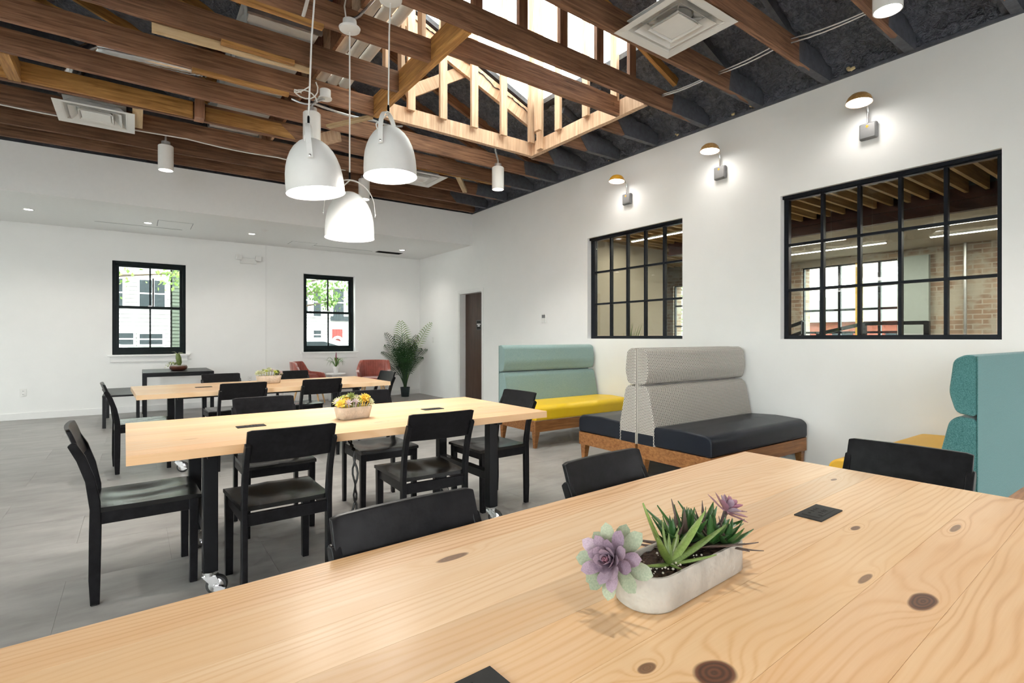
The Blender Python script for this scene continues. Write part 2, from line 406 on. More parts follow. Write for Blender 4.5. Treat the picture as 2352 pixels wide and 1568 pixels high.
M['duct'] = plain('painted_duct', (.70,.69,.67), .5, var=.02)
M['pvc'] = plain('white_pipe', (.80,.79,.76), .4, var=.02)
M['beige'] = plain('beige_plaster', (.40,.34,.255), .8, var=.03)
M['mint'] = plain('pale_green_plaster', (.36,.40,.37), .8, var=.03)
M['brick'] = brickmat()
M['yellowpaint'] = plain('yellow_paint', (.70,.42,.03), .5)
M['redsteel'] = plain('oxblood_steel', (.045,.010,.008), .5, var=.2)
M['tanjoist'] = wood('tan_joist_wood', (.30,.17,.06), (.52,.33,.13), (1.0, 14, 14), .6, .2, .3)
M['glass'] = glassmat('window_glass', (.86,.90,.87)); M['iglass'] = glassmat('partition_glass', (.90,.93,.90), 1.1)
M['siding'] = sidingmat('white_siding', (.50,.50,.49)); M['sage'] = sidingmat('sage_siding', (.13,.16,.12))
M['extglass'] = plain('far_window_glass', (.035,.045,.05), .6, var=.3, spec=.2)
M['reddoor'] = plain('red_door_paint', (.22,.03,.025), .5)
M['asphalt'] = plain('asphalt', (.30,.30,.30), .9, var=.1)
M['carpaint'] = plain('white_car_paint', (.85,.86,.87), .2, coat=.8)
M['extbrick'] = plain('red_brick_far', (.25,.075,.05), .9, var=.2)
def leafmat(name, c1, c2, rough=.45, scale=9, trans=.0):
    m, nt, bs = newmat(name)
    oi = nd(nt, 'ShaderNodeObjectInfo'); f = noisef(nt, coords(nt, 'Object', (1,1,1), rnd=9), scale, 4)
    f = mth(nt, 'MULTIPLY_ADD', oi.outputs['Random'], .45, mth(nt, 'MULTIPLY_ADD', f, .9, -.2))
    nt.links.new(ramp(nt, f, [(.15, c1), (.8, c2)]), bs.inputs['Base Color'])
    bs.inputs['Roughness'].default_value = rough
    if trans:
        bs.inputs['Subsurface Weight'].default_value = trans; bs.inputs['Subsurface Radius'].default_value = (.01,.01,.004); bs.inputs['Subsurface Scale'].default_value = .3
    return m
M['palm'] = leafmat('palm_leaf', (.010,.035,.012), (.03,.085,.022), .4)
M['palmlight'] = leafmat('palm_young_leaf', (.13,.24,.035), (.26,.40,.08), .45)
M['palmstem'] = leafmat('palm_stem', (.10,.13,.03), (.22,.24,.07), .5)
M['aloe'] = leafmat('aloe_leaf', (.075,.125,.022), (.20,.28,.075), .4, 40)
M['haw'] = leafmat('dark_aloe_leaf', (.014,.060,.014), (.05,.13,.032), .35, 30)
M['hawtip'] = leafmat('purple_tipped_leaf', (.055,.030,.030), (.11,.075,.06), .4, 30)
M['mauve'] = leafmat('mauve_succulent_leaf', (.20,.135,.185), (.38,.28,.34), .5, 22)
M['mauvegreen'] = leafmat('grey_green_succulent_leaf', (.19,.22,.15), (.35,.36,.25), .5, 22)
M['pinkleaf'] = leafmat('pink_succulent_leaf', (.30,.13,.19), (.46,.25,.30), .5, 22)
M['yel'] = leafmat('yellow_succulent_leaf', (.75,.46,.05), (.85,.66,.12), .5, 30)
M['lime'] = leafmat('lime_succulent_leaf', (.45,.50,.06), (.62,.66,.16), .5, 30)
M['lav'] = leafmat('pale_lavender_leaf', (.50,.38,.40), (.74,.64,.64), .5, 30)
M['pale'] = leafmat('pale_green_leaf', (.44,.46,.26), (.66,.66,.44), .5, 30)
M['olive'] = leafmat('olive_leaf', (.10,.14,.03), (.26,.32,.08), .5, 30)
M['brom'] = leafmat('bromeliad_leaf', (.05,.13,.02), (.16,.30,.05), .4)
M['bract'] = leafmat('crimson_bract', (.20,.010,.05), (.36,.03,.10), .4)
M['treeleaf'] = leafmat('street_tree_leaf', (.08,.16,.025), (.20,.33,.06), .5)
M['bark'] = plain('bark', (.10,.075,.055), .9, var=.3)

# ------------------------------------------------------------------ the setting
XW, YB, ZJ = 5.2, 10.85, 3.60            # right wall face, back wall face, underside of joists
XL, YN = -4.6, -3.6                      # left wall, wall behind the camera
SOF_Y, SOF_Z = 8.58, 3.0
TH = .2
# floor: joint bed and single vinyl tiles
fl = struct('floor', 'grey mottled vinyl tile floor of the whole room', 'floor', MB().box(XL, XW, YN, YB, -.12, -.004), M['subfloor'])
TX, TY = .915, .61
tile_me = MB().box(.0005, TX-.0005, .0005, TY-.0005, -.006, 0).mesh('tile', M['floor'])
j = 0; y = YB - TY*19
while y < YB - .01:
    x = XW - TX*9 + (.457 if j % 2 else 0) - (TX if j % 2 else 0)
    while x < XW - .01:
        x1 = min(x+TX, XW); y1 = min(y+TY, YB)
        if x1 - x > TX - .01: link('tile', tile_me, fl, (x, y, 0))
        else: MB().box(.0012, x1-x-.0012, .0012, TY-.0012, -.006, 0).build('tile', M['floor'], fl, (x, y, 0))
        x += TX
    y += TY; j += 1
# the strips of floor beyond the tiles in view: one plain sheet each
o = MB().box(XL, XW - TX*9 - .46, YN, YB, -.006, 0).box(XW - TX*9 - .458, XW, YN, YB - TY*19, -.006, 0).build('floor_sheet', M['floor'], fl)

def wall_with_holes(axis, c0, c1, a0, a1, z0, z1, holes):
    """wall slab between c0..c1 on its normal axis, spanning a0..a1, with (a,b,z,Z) openings"""
    mb = MB(); xs = sorted({a0, a1, *[h[0] for h in holes], *[h[1] for h in holes]})
    for p, q in zip(xs, xs[1:]):
        mid = (p+q)/2; col = [(h[2], h[3]) for h in holes if h[0] < mid < h[1]]
        z = z0
        for h0, h1 in sorted(col) + [(z1, z1)]:
            if h0 - z > 1e-4:
                if axis == 'x': mb.box(c0, c1, p, q, z, h0)
                else: mb.box(p, q, c0, c1, z, h0)
            z = h1
    return mb
IW = [(3.85, 5.44, 1.235, 2.65), (1.06, 2.70, 1.235, 2.65)]        # inner windows in the right wall
DOOR = (8.22, 9.06, 0, 2.12)
struct('wall_right', 'white plaster wall with two black steel inner windows and a dark door', 'wall',
       wall_with_holes('x', XW, XW+TH, YN, YB+.2, 0, 3.60, IW + [DOOR]), M['wall'])
BW = [(-.31, .72, .965, 2.52), (2.70, 3.73, .965, 2.52)]
struct('wall_back', 'white back wall with two black sash windows onto the street', 'wall',
       wall_with_holes('y', YB, YB+.26, XL-.2, XW, 0, 3.1, BW), M['wall'])
LW = [(-3.3, -.9, .2, 3.3), (-.6, 1.8, .2, 3.3), (4.9, 7.3, .35, 3.1), (8.9, 10.5, .35, 2.8)]  # first two openings are unseen, added for daylight on the near tables
struct('wall_left', 'white side wall with wide street windows', 'wall', wall_with_holes('x', XL-.2, XL, YN, YB, 0, 3.6, LW), M['wall'])
struct('wall_gable', 'dark boarded gable above the side wall', 'wall', MB().box(XL-.2, XL, YN, YB, 3.6, 6.7), M['foam'])
NW = [(-4.2, -1.6, .15, 3.4), (3.9, 5.1, .15, 2.6)]  # unseen openings added behind the viewer to let in fill daylight
struct('wall_near', 'white wall with shop windows behind the tables', 'wall', wall_with_holes('y', YN-.2, YN, XL-.2, XW+.2, 0, 3.6, NW).box(XL-.2, XW+.2, YN-.2, YN, 3.6, 6.7), M['wall'])
for (a, b, z0, z1) in LW: portal((XL-.05, (a+b)/2, (z0+z1)/2), (0, R(-90), 0), z1-z0, b-a)
for (a, b, z0, z1) in NW: portal(((a+b)/2, YN-.05, (z0+z1)/2), (R(90), 0, R(180)), b-a, z1-z0)
for (a, b, z0, z1) in BW: portal(((a+b)/2, YB+.3, (z0+z1)/2), (R(-90), 0, 0), b-a, z1-z0)
for k, (a, b, z0, z1) in enumerate(LW):
    r_ = struct('window_%d' % (7+k), ['wide street window in the side wall, farthest behind the viewer', 'wide street window in the side wall beside the viewer', 'wide street window in the side wall beside the far tables', 'street window in the side wall by the back corner'][k], 'window')
    for c in range(6): MB().box(XL-.12, XL-.07, a+(b-a)*c/5-.018, a+(b-a)*c/5+.018, z0, z1).build('mullion', M['frame'], r_)
    for c in range(5): MB().box(XL-.12, XL-.07, a, b, z0+(z1-z0)*c/4-.018, z0+(z1-z0)*c/4+.018).build('glazing_bar', M['frame'], r_)
    MB().box(XL-.1, XL-.095, a, b, z0, z1).build('pane', M['glass'], r_)
# low ceiling along the back wall with its upstand
struct('ceiling_low', 'white dropped ceiling strip along the back wall', 'ceiling', MB().box(XL, XW, SOF_Y+.1, YB, SOF_Z, SOF_Z+.1), M['ceil'])
struct('wall_upstand', 'white upstand between the dropped ceiling and the timber joists', 'wall', MB().box(XL, XW, SOF_Y-.001, SOF_Y+.1, SOF_Z, 3.59), M['ceil'])
struct('baseboard_back', 'white baseboard at the foot of the back wall', 'baseboard', MB().box(XL, XW, YB-.016, YB, 0, .105), M['trim'], bevel=.003)
struct('trim_1', 'narrow white vertical joint strip on the back wall', 'trim', MB().box(2.00, 2.035, YB-.006, YB, .105, SOF_Z), M['trim'])

# ------------------------------------------------------------------ timber roof
roof = struct('ceiling', 'exposed dark timber joists and rafters under charcoal sprayed foam', 'ceiling')
SL = .41
def zr(x): return ZJ + .02 + SL*(XW - x)            # underside of right-hand rafters
RX = 1.38                                           # riser between the two slopes
def zl(x): return ZJ + .21 + SL*(2.05 - x)          # underside of left-hand rafters
def foam_sheet(x0, x1, y0, y1, zf, name='sprayed_foam', step=.028, amp=.026):
    nu = max(2, int((x1-x0)/step)); nv = max(2, int((y1-y0)/step))
    def fn(u, v):
        x = x0+(x1-x0)*u; y = y0+(y1-y0)*v
        n = noise.turbulence(Vector((x*6, y*6, 1.3)), 3, True)
        n2 = noise.noise(Vector((x*1.6, y*1.6, 5)))
        n3 = noise.turbulence(Vector((x*17, y*17, 3.1)), 2, True) if step < .05 else 0
        return (x, y, zf(x) + .13 - amp*2*n - .02*n2 - .022*n3)
    return MB().grid(fn, nu, nv).build(name, M['foam'], roof, recalc=False)
OX0, OX1, OY0, OY1 = 2.06, 4.22, 3.50, 5.42         # skylight opening
foam_sheet(OX1, XW+.2, YN, SOF_Y+.15, zr)
foam_sheet(RX, OX1, OY1, SOF_Y+.15, zr)
foam_sheet(RX, OX1, YN, OY0, zr, step=.07)
foam_sheet(RX, OX0, OY0, OY1, zr)
foam_sheet(XL, RX, YN, SOF_Y+.15, zl, step=.12, amp=.03)
# outer skin above the foam (keeps daylight out)
sk = MB()
def skin(x0, x1, y0, y1, zf, dz=.2):
    sk.add([(x0,y0,zf(x0)+dz),(x1,y0,zf(x1)+dz),(x1,y1,zf(x1)+dz),(x0,y1,zf(x0)+dz),(x0,y0,zf(x0)+dz+.06),(x1,y0,zf(x1)+dz+.06),(x1,y1,zf(x1)+dz+.06),(x0,y1,zf(x0)+dz+.06)],
           [(0,3,2,1),(4,5,6,7),(0,1,5,4),(1,2,6,5),(2,3,7,6),(3,0,4,7)])
skin(OX1, XW+.3, YN-.2, YB+.2, zr); skin(RX, OX1, OY1, YB+.2, zr); skin(RX, OX1, YN-.2, OY0, zr); skin(RX, OX0, OY0, OY1, zr); skin(XL-.3, RX, YN-.2, YB+.2, zl)
sk.build('roof_deck', M['darkjoist'], roof)
MB().prism([(XL-.2,3.3),(XW+.2,3.3),(XW+.2,zr(XW+.2)+.22),(RX,zr(RX)+.22),(RX,zl(RX)+.22),(XL-.2,zl(XL-.2)+.22)], SOF_Y+.1, SOF_Y+.2, 'xz').build('end_board', M['darkjoist'], roof)
MB().box(RX-.02, RX+.02, YN-.2, YB+.2, zl(RX)+.1, zr(RX)+.24).build('riser_sheathing', M['darkjoist'], roof)
MB().box(XW, XW+.2, YN, YB+.2, 3.60, 3.95).build('eave_board', M['foam'], roof)
MB().box(XW-.02, XW+.01, YN, SOF_Y, 3.585, 3.61).build('edge_strip', M['darkjoist'], roof)

def timber(name, p0, p1, wd, h, mat, jit=.004, seg=18):
    """rough-sawn timber along local x, wd across, h high; p0/p1 are centre-line ends of its underside"""
    p0 = Vector(p0); p1 = Vector(p1); L = (p1-p0).length; mb = MB(); vs = []; sd = random.random()*50
    for i in range(seg+1):
        x = L*i/seg
        for k, (a, b) in enumerate(((-.5,0),(.5,0),(.5,1),(-.5,1))):
            q = noise.noise(Vector((x*2.3+sd, k*7.1, 0)))*jit; q2 = noise.noise(Vector((x*5+sd, k*3.3, 9)))*jit*.7
            vs.append((x, a*wd + q*.6, b*h + q + q2))
    fs = [(i*4+k, i*4+(k+1)%4, (i+1)*4+(k+1)%4, (i+1)*4+k) for i in range(seg) for k in range(4)]
    fs += [(3,2,1,0), tuple(seg*4+k for k in range(4))]
    mb.add(vs, fs)
    d = (p1-p0)/L; rz = math.atan2(d.y, d.x); ry = -math.asin(max(-1, min(1, d.z)))
    return mb.build(name, mat, roof, p0, (0, ry, rz))
JH, JW = .19, .047
def yat(yl, yr, x): return yl + (yr-yl)*(x+.9)/6.1
full = [(5.96,6.115),(6.61,6.70),(7.30,7.45),(7.95,8.06),(3.40,3.535),(2.75,2.909),(2.1,2.268),(1.45,1.625),(.8,.98),(.15,.33),(-.5,-.32),(-1.15,-.97),(-1.8,-1.6),(-2.45,-2.3),(8.45,8.5)]
for yl, yr in full:
    timber('joist', (XL, yat(yl,yr,XL), ZJ), (XW+.02, yat(yl,yr,XW), ZJ), JW, JH, M['joist'], seg=40)
for yy in (4.07, 4.74, 5.39): timber('joist', (XL, yy-.06, ZJ), (2.055, yy, ZJ), JW, JH, M['joist'], jit=.007, seg=34)
for yy in (4.232, 4.856, 5.487): timber('joist', (4.25, yy, ZJ), (XW+.02, yy, ZJ), JW, JH, M['joist'])
timber('joist', (2.11, 3.86, ZJ), (4.17, 3.90, ZJ), JW, JH, M['joist'])
# painted ends of the joists at the right wall
for yl, yr in full[:-1]:
    yy = yat(yl, yr, 4.9)
    MB().prism([(4.55,ZJ+.003),(XW,ZJ-.004),(XW,ZJ+JH+.01),(4.35,ZJ+JH+.01)], yy-.032, yy+.036, 'xz').build('painted_end', M['darkjoist'], roof)
for yy in (4.232, 4.856, 5.487):
    MB().prism([(4.62,ZJ-.003),(XW,ZJ-.004),(XW,ZJ+JH+.01),(4.45,ZJ+JH+.01)], yy-.030, yy+.030, 'xz').build('painted_end', M['darkjoist'], roof)
# frame of the skylight opening
timber('trimmer', (2.08, 3.50, ZJ-.002), (2.08, 5.43, ZJ-.002), .07, .20, M['honey'])
timber('trimmer', (4.20, 3.55, ZJ-.002), (4.20, 5.47, ZJ-.002), .06, .17, M['stud'])
timber('header', (2.11, 5.385, ZJ), (4.17, 5.43, ZJ), .06, .17, M['stud'])
# rafters
for yl, yr in full:
    yy = yat(yl, yr, XW) + .055
    if yy > 8.6: continue
    if OY0 < yy < OY1 + .05: continue
    timber('rafter', (XW, yy, zr(XW)), (RX+.03, yy, zr(RX+.03)), JW, .15, M['darkjoist'] if yy < 5.4 else M['joist'])
for yy in (4.29, 4.91, 5.54): timber('rafter', (XW, yy, zr(XW)), (4.26, yy, zr(4.26)), JW, .15, M['darkjoist'])
timber('rafter', (4.6, 3.50, zr(4.6)+.02), (1.9, 3.50, zr(1.9)+.02), JW, .16, M['honey'])
timber('rafter', (4.32, 5.46, zr(4.32)-.05), (2.0, 5.46, zr(2.0)-.05), JW, .2, M['stud'])
for yl in (2.1, 2.75, 3.4, 4.07, 4.74, 5.36, 5.96, 6.61, 7.30, 7.95):
    timber('rafter', (1.34, yl+.06, zl(1.34)), (XL+.1, yl+.0, zl(XL+.1)), .045, .19, M['honey'] if int(yl*10) % 2 else M['joist'], seg=24)
# boarded riser between the two roof slopes
k = 0; yy = 3.2
while yy < 8.5:
    wd = .26 + .05*((k*7) % 3 - 1)
    timber('riser_board', (RX+.06, yy+wd/2, ZJ+.19), (RX+.06, yy+wd/2, 5.1), wd-.012, .03, M['redboard'] if k % 3 else M['stud']).rotation_euler = (0, R(-90), 0)
    yy += wd; k += 1
# skylight monitor: studs, plates, glazing
ZT = 5.75
def stud(x, y, z0, z1, wx, wy, m='stud'):
    return MB().box(-wx/2, wx/2, -wy/2, wy/2, 0, z1-z0).build('stud', M[m], roof, (x, y, z0))
for x in (2.456, 2.85, 3.265, 3.685, 4.115): stud(x, 5.335, 3.735, ZT, .088, .04)
for yy in (4.84, 4.36, 3.92): stud(4.145, yy, 3.75, ZT, .04, .088)
stud(4.15, 5.20, 3.62, ZT, .045, .09); stud(4.04, 5.10, 3.80, ZT, .045, .09)
for x in (2.2, 2.65, 3.1, 3.55, 4.0): stud(x, 3.56, 3.79, ZT, .088, .04, 'redboard')
for yy in (3.95, 4.4, 4.85, 5.25): stud(2.13, yy, 3.8, ZT, .04, .088)
for p, q in (((2.0,3.52,ZT),(4.26,3.52,ZT)), ((2.0,5.38,ZT),(4.26,5.38,ZT)), ((2.08,3.5,ZT),(2.08,5.4,ZT)), ((4.18,3.5,ZT),(4.18,5.4,ZT))): timber('top_plate', p, q, .09, .09, M['stud'])
timber('brace', (2.5, 5.50, 3.93), (3.34, 5.50, 4.45), .045, .13, M['stud'])
timber('brace', (3.05, 3.62, 4.55), (4.15, 3.62, 4.95), .045, .12, M['redboard'])
timber('mid_rail', (2.1, 4.45, 5.0), (4.18, 4.45, 5.0), .045, .14, M['joist'])
for yy in (4.13, 4.76): timber('glazing_bar', (2.05, yy, ZT+.09), (4.22, yy, ZT+.09), .04, .06, M['frame'])
for a, b in ((3.48,4.13),(4.13,4.76),(4.76,5.42)): MB().box(2.03, 4.24, a+.02, b-.02, ZT+.12, ZT+.126).build('skylight_pane', M['glass'], roof)
MB().box(4.225, 4.23, 3.5, 5.42, zr(4.22)+.2, ZT).build('clerestory_pane', M['glass'], roof)
for yy, nm in ((3.47, 0), (5.43, 1)):
    MB().prism([(2.05, zr(2.05)+.2), (4.22, zr(4.22)+.2), (4.22, ZT), (2.05, ZT)], yy, yy+.006, 'xz').build('clerestory_pane', M['glass'], roof)
portal((3.14, 4.45, ZT+.2), (0, 0, 0), 2.1, 1.9)
# loose blocking and sistered boards among the joists
def blk(name, p0, p1, wd, h, m): return timber(name, p0, p1, wd, h, M[m], jit=.003, seg=6)
blk('blocking', (.02, 6.63, ZJ), (.02, 7.25, ZJ), .09, .16, 'newwood')
blk('blocking', (-.9, 5.99, ZJ-.002), (-.9, 6.58, ZJ), .09, .16, 'honey')
blk('blocking', (3.02, 2.86, ZJ+.01), (3.16, 2.86, ZJ+.01), .05, .12, 'newwood')
blk('sister_board', (.62, 6.62, ZJ+.01), (2.2, 6.66, ZJ+.02), .04, .15, 'honey')
blk('sister_board', (-2.0, 6.55, ZJ+.02), (.5, 6.59, ZJ+.005), .04, .17, 'honey')
blk('blocking', (.56, 6.50, ZJ-.005), (.56, 6.66, ZJ-.005), .09, .2, 'redboard')
blk('sister_board', (1.9, 7.38, ZJ+.01), (4.2, 7.43, ZJ+.01), .04, .15, 'honey')
blk('sister_board', (3.1, 6.74, ZJ), (4.6, 6.76, ZJ), .04, .16, 'honey')
blk('blocking', (3.85, 6.75, ZJ), (4.35, 7.4, ZJ), .07, .05, 'newwood')
blk('blocking', (1.75, 5.98, ZJ-.01), (2.05, 5.45, ZJ-.01), .06, .03, 'newwood')
blk('blocking', (1.72, 6.62, ZJ-.05), (2.0, 6.35, ZJ+.02), .09, .12, 'stud')
blk('sister_board', (.35, 4.05, ZJ-.03), (1.15, 4.06, ZJ-.03), .05, .03, 'honey')
blk('sister_board', (.1, 4.78, ZJ-.06), (1.25, 4.80, ZJ-.03), .04, .10, 'newwood')
blk('sister_board', (.55, 4.72, ZJ-.03), (1.1, 4.73, ZJ-.03), .05, .03, 'honey')
blk('sister_board', (.4, 5.36, ZJ-.03), (1.2, 5.38, ZJ-.03), .05, .03, 'honey')
# yellow foam crumbs along the right wall
for yy, s in ((2.07,.035),(2.96,.04),(3.9,.02),(3.2,.02),(5.0,.012)):
    mb = MB()
    for q in range(5):
        mb.lathe([(0,-s*.5),(s*.5,-s*.2),(s*.45,s*.25),(0,s*.5)], 6, Matrix.Translation((random.uniform(-.01,.01), random.uniform(-s,s), random.uniform(0,s*.8))))
    mb.build('foam_crumb', M['crumb'], roof, (XW-.03, yy, ZJ+.02))
# grey cables slung under the foam on the right, and along the joists
def cable(pts, r, m, parent, name='cable'):
    P = [Vector(p) for p in pts]; out = []
    for a, b in zip(P, P[1:]):
        for t in range(6): out.append(a.lerp(b, t/6) - Vector((0,0,.02*math.sin(math.pi*t/6)))) 
    out.append(P[-1]); return MB().tube(out, r, 6).build(name, M[m], parent)
for dz in (0, .018):
    cable([(4.55,.4,3.72+dz),(4.5,1.66,3.70+dz),(4.45,2.3,3.72+dz*2),(4.4,2.95,3.70+dz),(4.38,3.6,3.73+dz)], .006, 'galv', roof)
cable([(-1.6,6.10,3.79),(.2,6.13,3.80),(1.6,6.1,3.77),(2.2,6.12,3.79),(3.6,6.2,3.79)], .008, 'pvc', roof)
cable([(-1.6,7.28,3.60),(.5,7.31,3.60),(1.5,7.33,3.585),(2.4,7.38,3.6)], .007, 'pvc', roof)
cable([(1.35,5.9,3.78),(1.55,5.75,3.72),(2.2,5.75,3.70),(2.6,5.9,3.78)], .012, 'galv', roof)

MB().bar((1.0,4.035,3.60), (1.07,3.93,3.95), .03, .004).build('hanger_strap', M['pvc'], roof)
MB().tube([(1.33,3.98,3.66), (1.40,3.98,3.72), (1.56,3.93,3.95), (1.6,3.92,4.2)], .011, 8).build('conduit', M['galv'], roof)
MB().tube([(1.30,3.98,3.66), (1.29,3.99,3.76), (1.31,3.97,3.9)], .006, 6).build('cable', M['pvc'], roof)
# services above the joists
d = thing('air_duct', 'pale grey rectangular air duct lying above the joists', 'duct', (1.0, 5.9, 3.81))
MB().box(-.27, .27, -1.35, 1.5, 0, .28).build('duct_body', M['duct'], d, bevel=.01)
for yy in (-1.36, -.4, .5, 1.45): MB().box(-.285, .285, yy, yy+.035, -.012, .292).build('flange', M['galv'], d)
d = thing('flexible_duct', 'silver corrugated flexible duct winding above the diffuser', 'duct', (0,0,0))
path = [(-.55,7.0,3.72),(-.55,7.0,3.9),(-.45,6.75,4.02),(-.25,6.4,4.04),(.1,6.35,4.04),(.45,6.35,4.05),(.62,6.33,4.06)]
pp = []; rr = []
for a, b in zip(path, path[1:]):
    for t in range(10): pp.append(Vector(a).lerp(Vector(b), t/10)); rr.append(.085 + .006*((len(pp)) % 2))
MB().tube(pp, rr, 14).build('hose', M['chrome'], d)
for i, x in enumerate((1.59, 1.71, 1.83)):
    o = MB().tube([(x,3.2,3.99),(x,5.5,3.97),(x,5.62,3.96),(x,5.70,3.99),(x,5.74,4.06),(x,5.74,4.5)], .048, 14).build('white_pipe', M['pvc'])
    tag(o, ['left', 'middle', 'right'][i] + 'most of three parallel white pipes above the joists' if i != 1 else 'middle of three parallel white pipes above the joists', 'pipe', 'three white pipes above the joists')

# ------------------------------------------------------------------ windows and door
def inner_window(name, label, y0, y1, z0, z1, gy0, gy1):
    root = struct(name, label, 'window')
    x0, x1 = XW+.07, XW+.125
    f = .034; gz0, gz1 = z0+.038, z1-.04
    for nm, bb in (('frame', (y0, gy0, z0, z1)), ('frame', (gy1, y1, z0, z1)), ('frame', (gy0, gy1, z0, gz0)), ('frame', (gy0, gy1, gz1, z1))):
        MB().box(x0, x1, *bb).build(nm, M['frame'], root, bevel=.002, seg=1)
    MB().box(x0-.03, x0, y0, y1, z1-.03, z1).build('frame', M['frame'], root)
    nc, nr = 5, 3; cw = (gy1-gy0)/nc; ch = (gz1-gz0)/nr
    for c in range(1, nc): MB().box(x0+.004, x1-.004, gy0+c*cw-.013, gy0+c*cw+.013, gz0, gz1).build('muntin', M['frame'], root)
    for r in range(1, nr): MB().box(x0, x1-.01, gy0, gy1, gz0+r*ch-.012, gz0+r*ch+.012).build('muntin', M['frame'], root)
    for c in range(nc):
        for r in range(nr):
            MB().box(x0+.022, x0+.028, gy0+c*cw+.012, gy0+(c+1)*cw-.012, gz0+r*ch+.011, gz0+(r+1)*ch-.011).build('pane', M['iglass'], root)
    return root
inner_window('window_1', 'smaller black steel grid window in the white wall, above the teal bench', *IW[0], IW[0][0]+.03, 5.365)
inner_window('window_2', 'large black steel grid window in the white wall with brick behind', *IW[1], 1.10, 2.655)
def sash_window(name, label, x0, x1, z0, z1, setback):
    root = struct(name, label, 'window')
    ya = YB + setback; yb = ya + .09; f = .045
    for bb in ((x0, x0+f, z0, z1), (x1-f, x1, z0, z1), (x0+f, x1-f, z1-.05, z1), (x0+f, x1-f, z0, z0+.05)):
        MB().box(bb[0], bb[1], ya, yb, bb[2], bb[3]).build('frame', M['sash'], root, bevel=.003, seg=1)
    zm = z0 + (z1-z0)*.508; xm = (x0+x1)/2
    for nm, a, b, dy in (('upper_sash', zm-.02, z1-.05, .035), ('lower_sash', z0+.05, zm+.025, .005)):
        s_ = part_empty(nm, root); y0, y1 = ya+dy, ya+dy+.035; rl = .045; bt = .07 if nm == 'lower_sash' else .04
        xa, xb = x0+f, x1-f
        MB().box(xa, xa+rl, y0, y1, a, b).box(xb-rl, xb, y0, y1, a, b).box(xa+rl, xb-rl, y0, y1, b-.04, b).box(xa+rl, xb-rl, y0, y1, a, a+bt).build('sash_frame', M['sash'], s_)
        MB().box(xm-.012, xm+.012, y0+.003, y1-.003, a+bt, b-.04).build('muntin', M['sash'], s_)
        for p, q in ((xa+rl, xm-.012), (xm+.012, xb-rl)): MB().box(p, q, y0+.015, y0+.02, a+bt, b-.04).build('pane', M['glass'], s_)
    MB().box(xm-.03, xm+.03, ya-.01, ya+.03, zm+.02, zm+.04).build('catch', M['chrome'], root)
    MB().box(x0-.06, x1+.06, YB-.045, ya, z0-.03, z0).build('sill', M['trim'], root, bevel=.004)
    MB().box(x0-.03, x1+.03, YB-.02, YB, z0-.12, z0-.03).build('apron', M['trim'], root, bevel=.003)
sash_window('window_3', 'black sash window in the back wall above the black console table', *BW[0], .03)
sash_window('window_4', 'black sash window in the back wall between the rust armchairs', *BW[1], .11)
dr = struct('door_1', 'dark brown wooden door with small plaque, set deep in the right wall', 'door')
dl = MB().box(XW+.13, XW+.175, DOOR[0]+.02, DOOR[1]-.02, .01, DOOR[3]-.02).build('door_leaf', M['door'], dr)
for bb in ((DOOR[0]-.05, DOOR[0], 0, DOOR[3]+.05), (DOOR[1], DOOR[1]+.05, 0, DOOR[3]+.05), (DOOR[0], DOOR[1], DOOR[3], DOOR[3]+.05)):
    MB().box(XW-.016, XW, *bb).build('casing', M['trim'], dr, bevel=.003)
for bb in ((DOOR[0], DOOR[0]+.02, 0, DOOR[3]), (DOOR[1]-.02, DOOR[1], 0, DOOR[3]), (DOOR[0]+.02, DOOR[1]-.02, DOOR[3]-.02, DOOR[3])):
    MB().box(XW-.002, XW+.2, *bb).build('jamb', M['trim'], dr)
pq = MB().box(XW+.122, XW+.13, 8.455, 8.605, 1.40, 1.575).build('plaque', M['blackplastic'], dr)
for z, h_, a, b in ((1.495,.018,8.465,8.595),(1.462,.022,8.495,8.57)): MB().box(XW+.119, XW+.123, a, b, z, z+h_).build('plaque_lettering', M['plastic'], pq)
MB().box(XW+.119, XW+.124, 8.452, 8.608, 1.572, 1.578).box(XW+.119, XW+.124, 8.452, 8.608, 1.397, 1.403).box(XW+.119, XW+.124, 8.452, 8.458, 1.4, 1.575).box(XW+.119, XW+.124, 8.602, 8.608, 1.4, 1.575).build('plaque_edge', M['boxgrey'], pq)
struct('wall_behind_door', 'dim wall of the passage behind the door', 'wall', MB().box(XW+.9, XW+1, 7.9, 9.4, 0, 3), M['beige'])

# ------------------------------------------------------------------ the next room, seen through the inner windows
NX = 9.8
struct('floor_next_room', 'grey floor of the neighbouring room behind the grid windows', 'floor', MB().box(XW+TH, NX, -3.5, 8, -.1, 0), M['floor'])
NBW = [(3.2, 4.7, .95, 2.5), (6.3, 7.5, .6, 2.4)]
struct('wall_brick', 'old patchy brick wall of the neighbouring room', 'wall', wall_with_holes('x', NX, NX+.3, -3.5, 8.2, 0, 4.2, NBW), M['brick'])
struct('wall_partition', 'beige partition wall seen through the smaller grid window', 'wall', MB().box(XW+TH, 7.62, 6.0, 6.14, 0, 2.97), M['beige'])
struct('wall_next_far', 'end wall of the neighbouring room behind the partition', 'wall', MB().box(XW+TH, NX, 8.0, 8.15, 0, 2.97), M['beige'])
struct('wall_next_near', 'plain end wall of the neighbouring room', 'wall', MB().box(XW+TH, NX, -3.6, -3.5, 0, 4.2), M['beige'])
struct('wall_pale', 'pale green wall panel beside the neighbouring room windows', 'wall', MB().box(NX-.1, NX-.02, 2.80, 3.2, 0, 2.5), M['mint'])
struct('ceiling_next_room', 'dark blue ceiling with tan timber joists in the neighbouring room', 'ceiling', MB().box(XW+TH, NX+.3, -3.6, 8.2, 2.97, 3.1), M['darkjoist'])
nj = bpy.data.objects['ceiling_next_room']
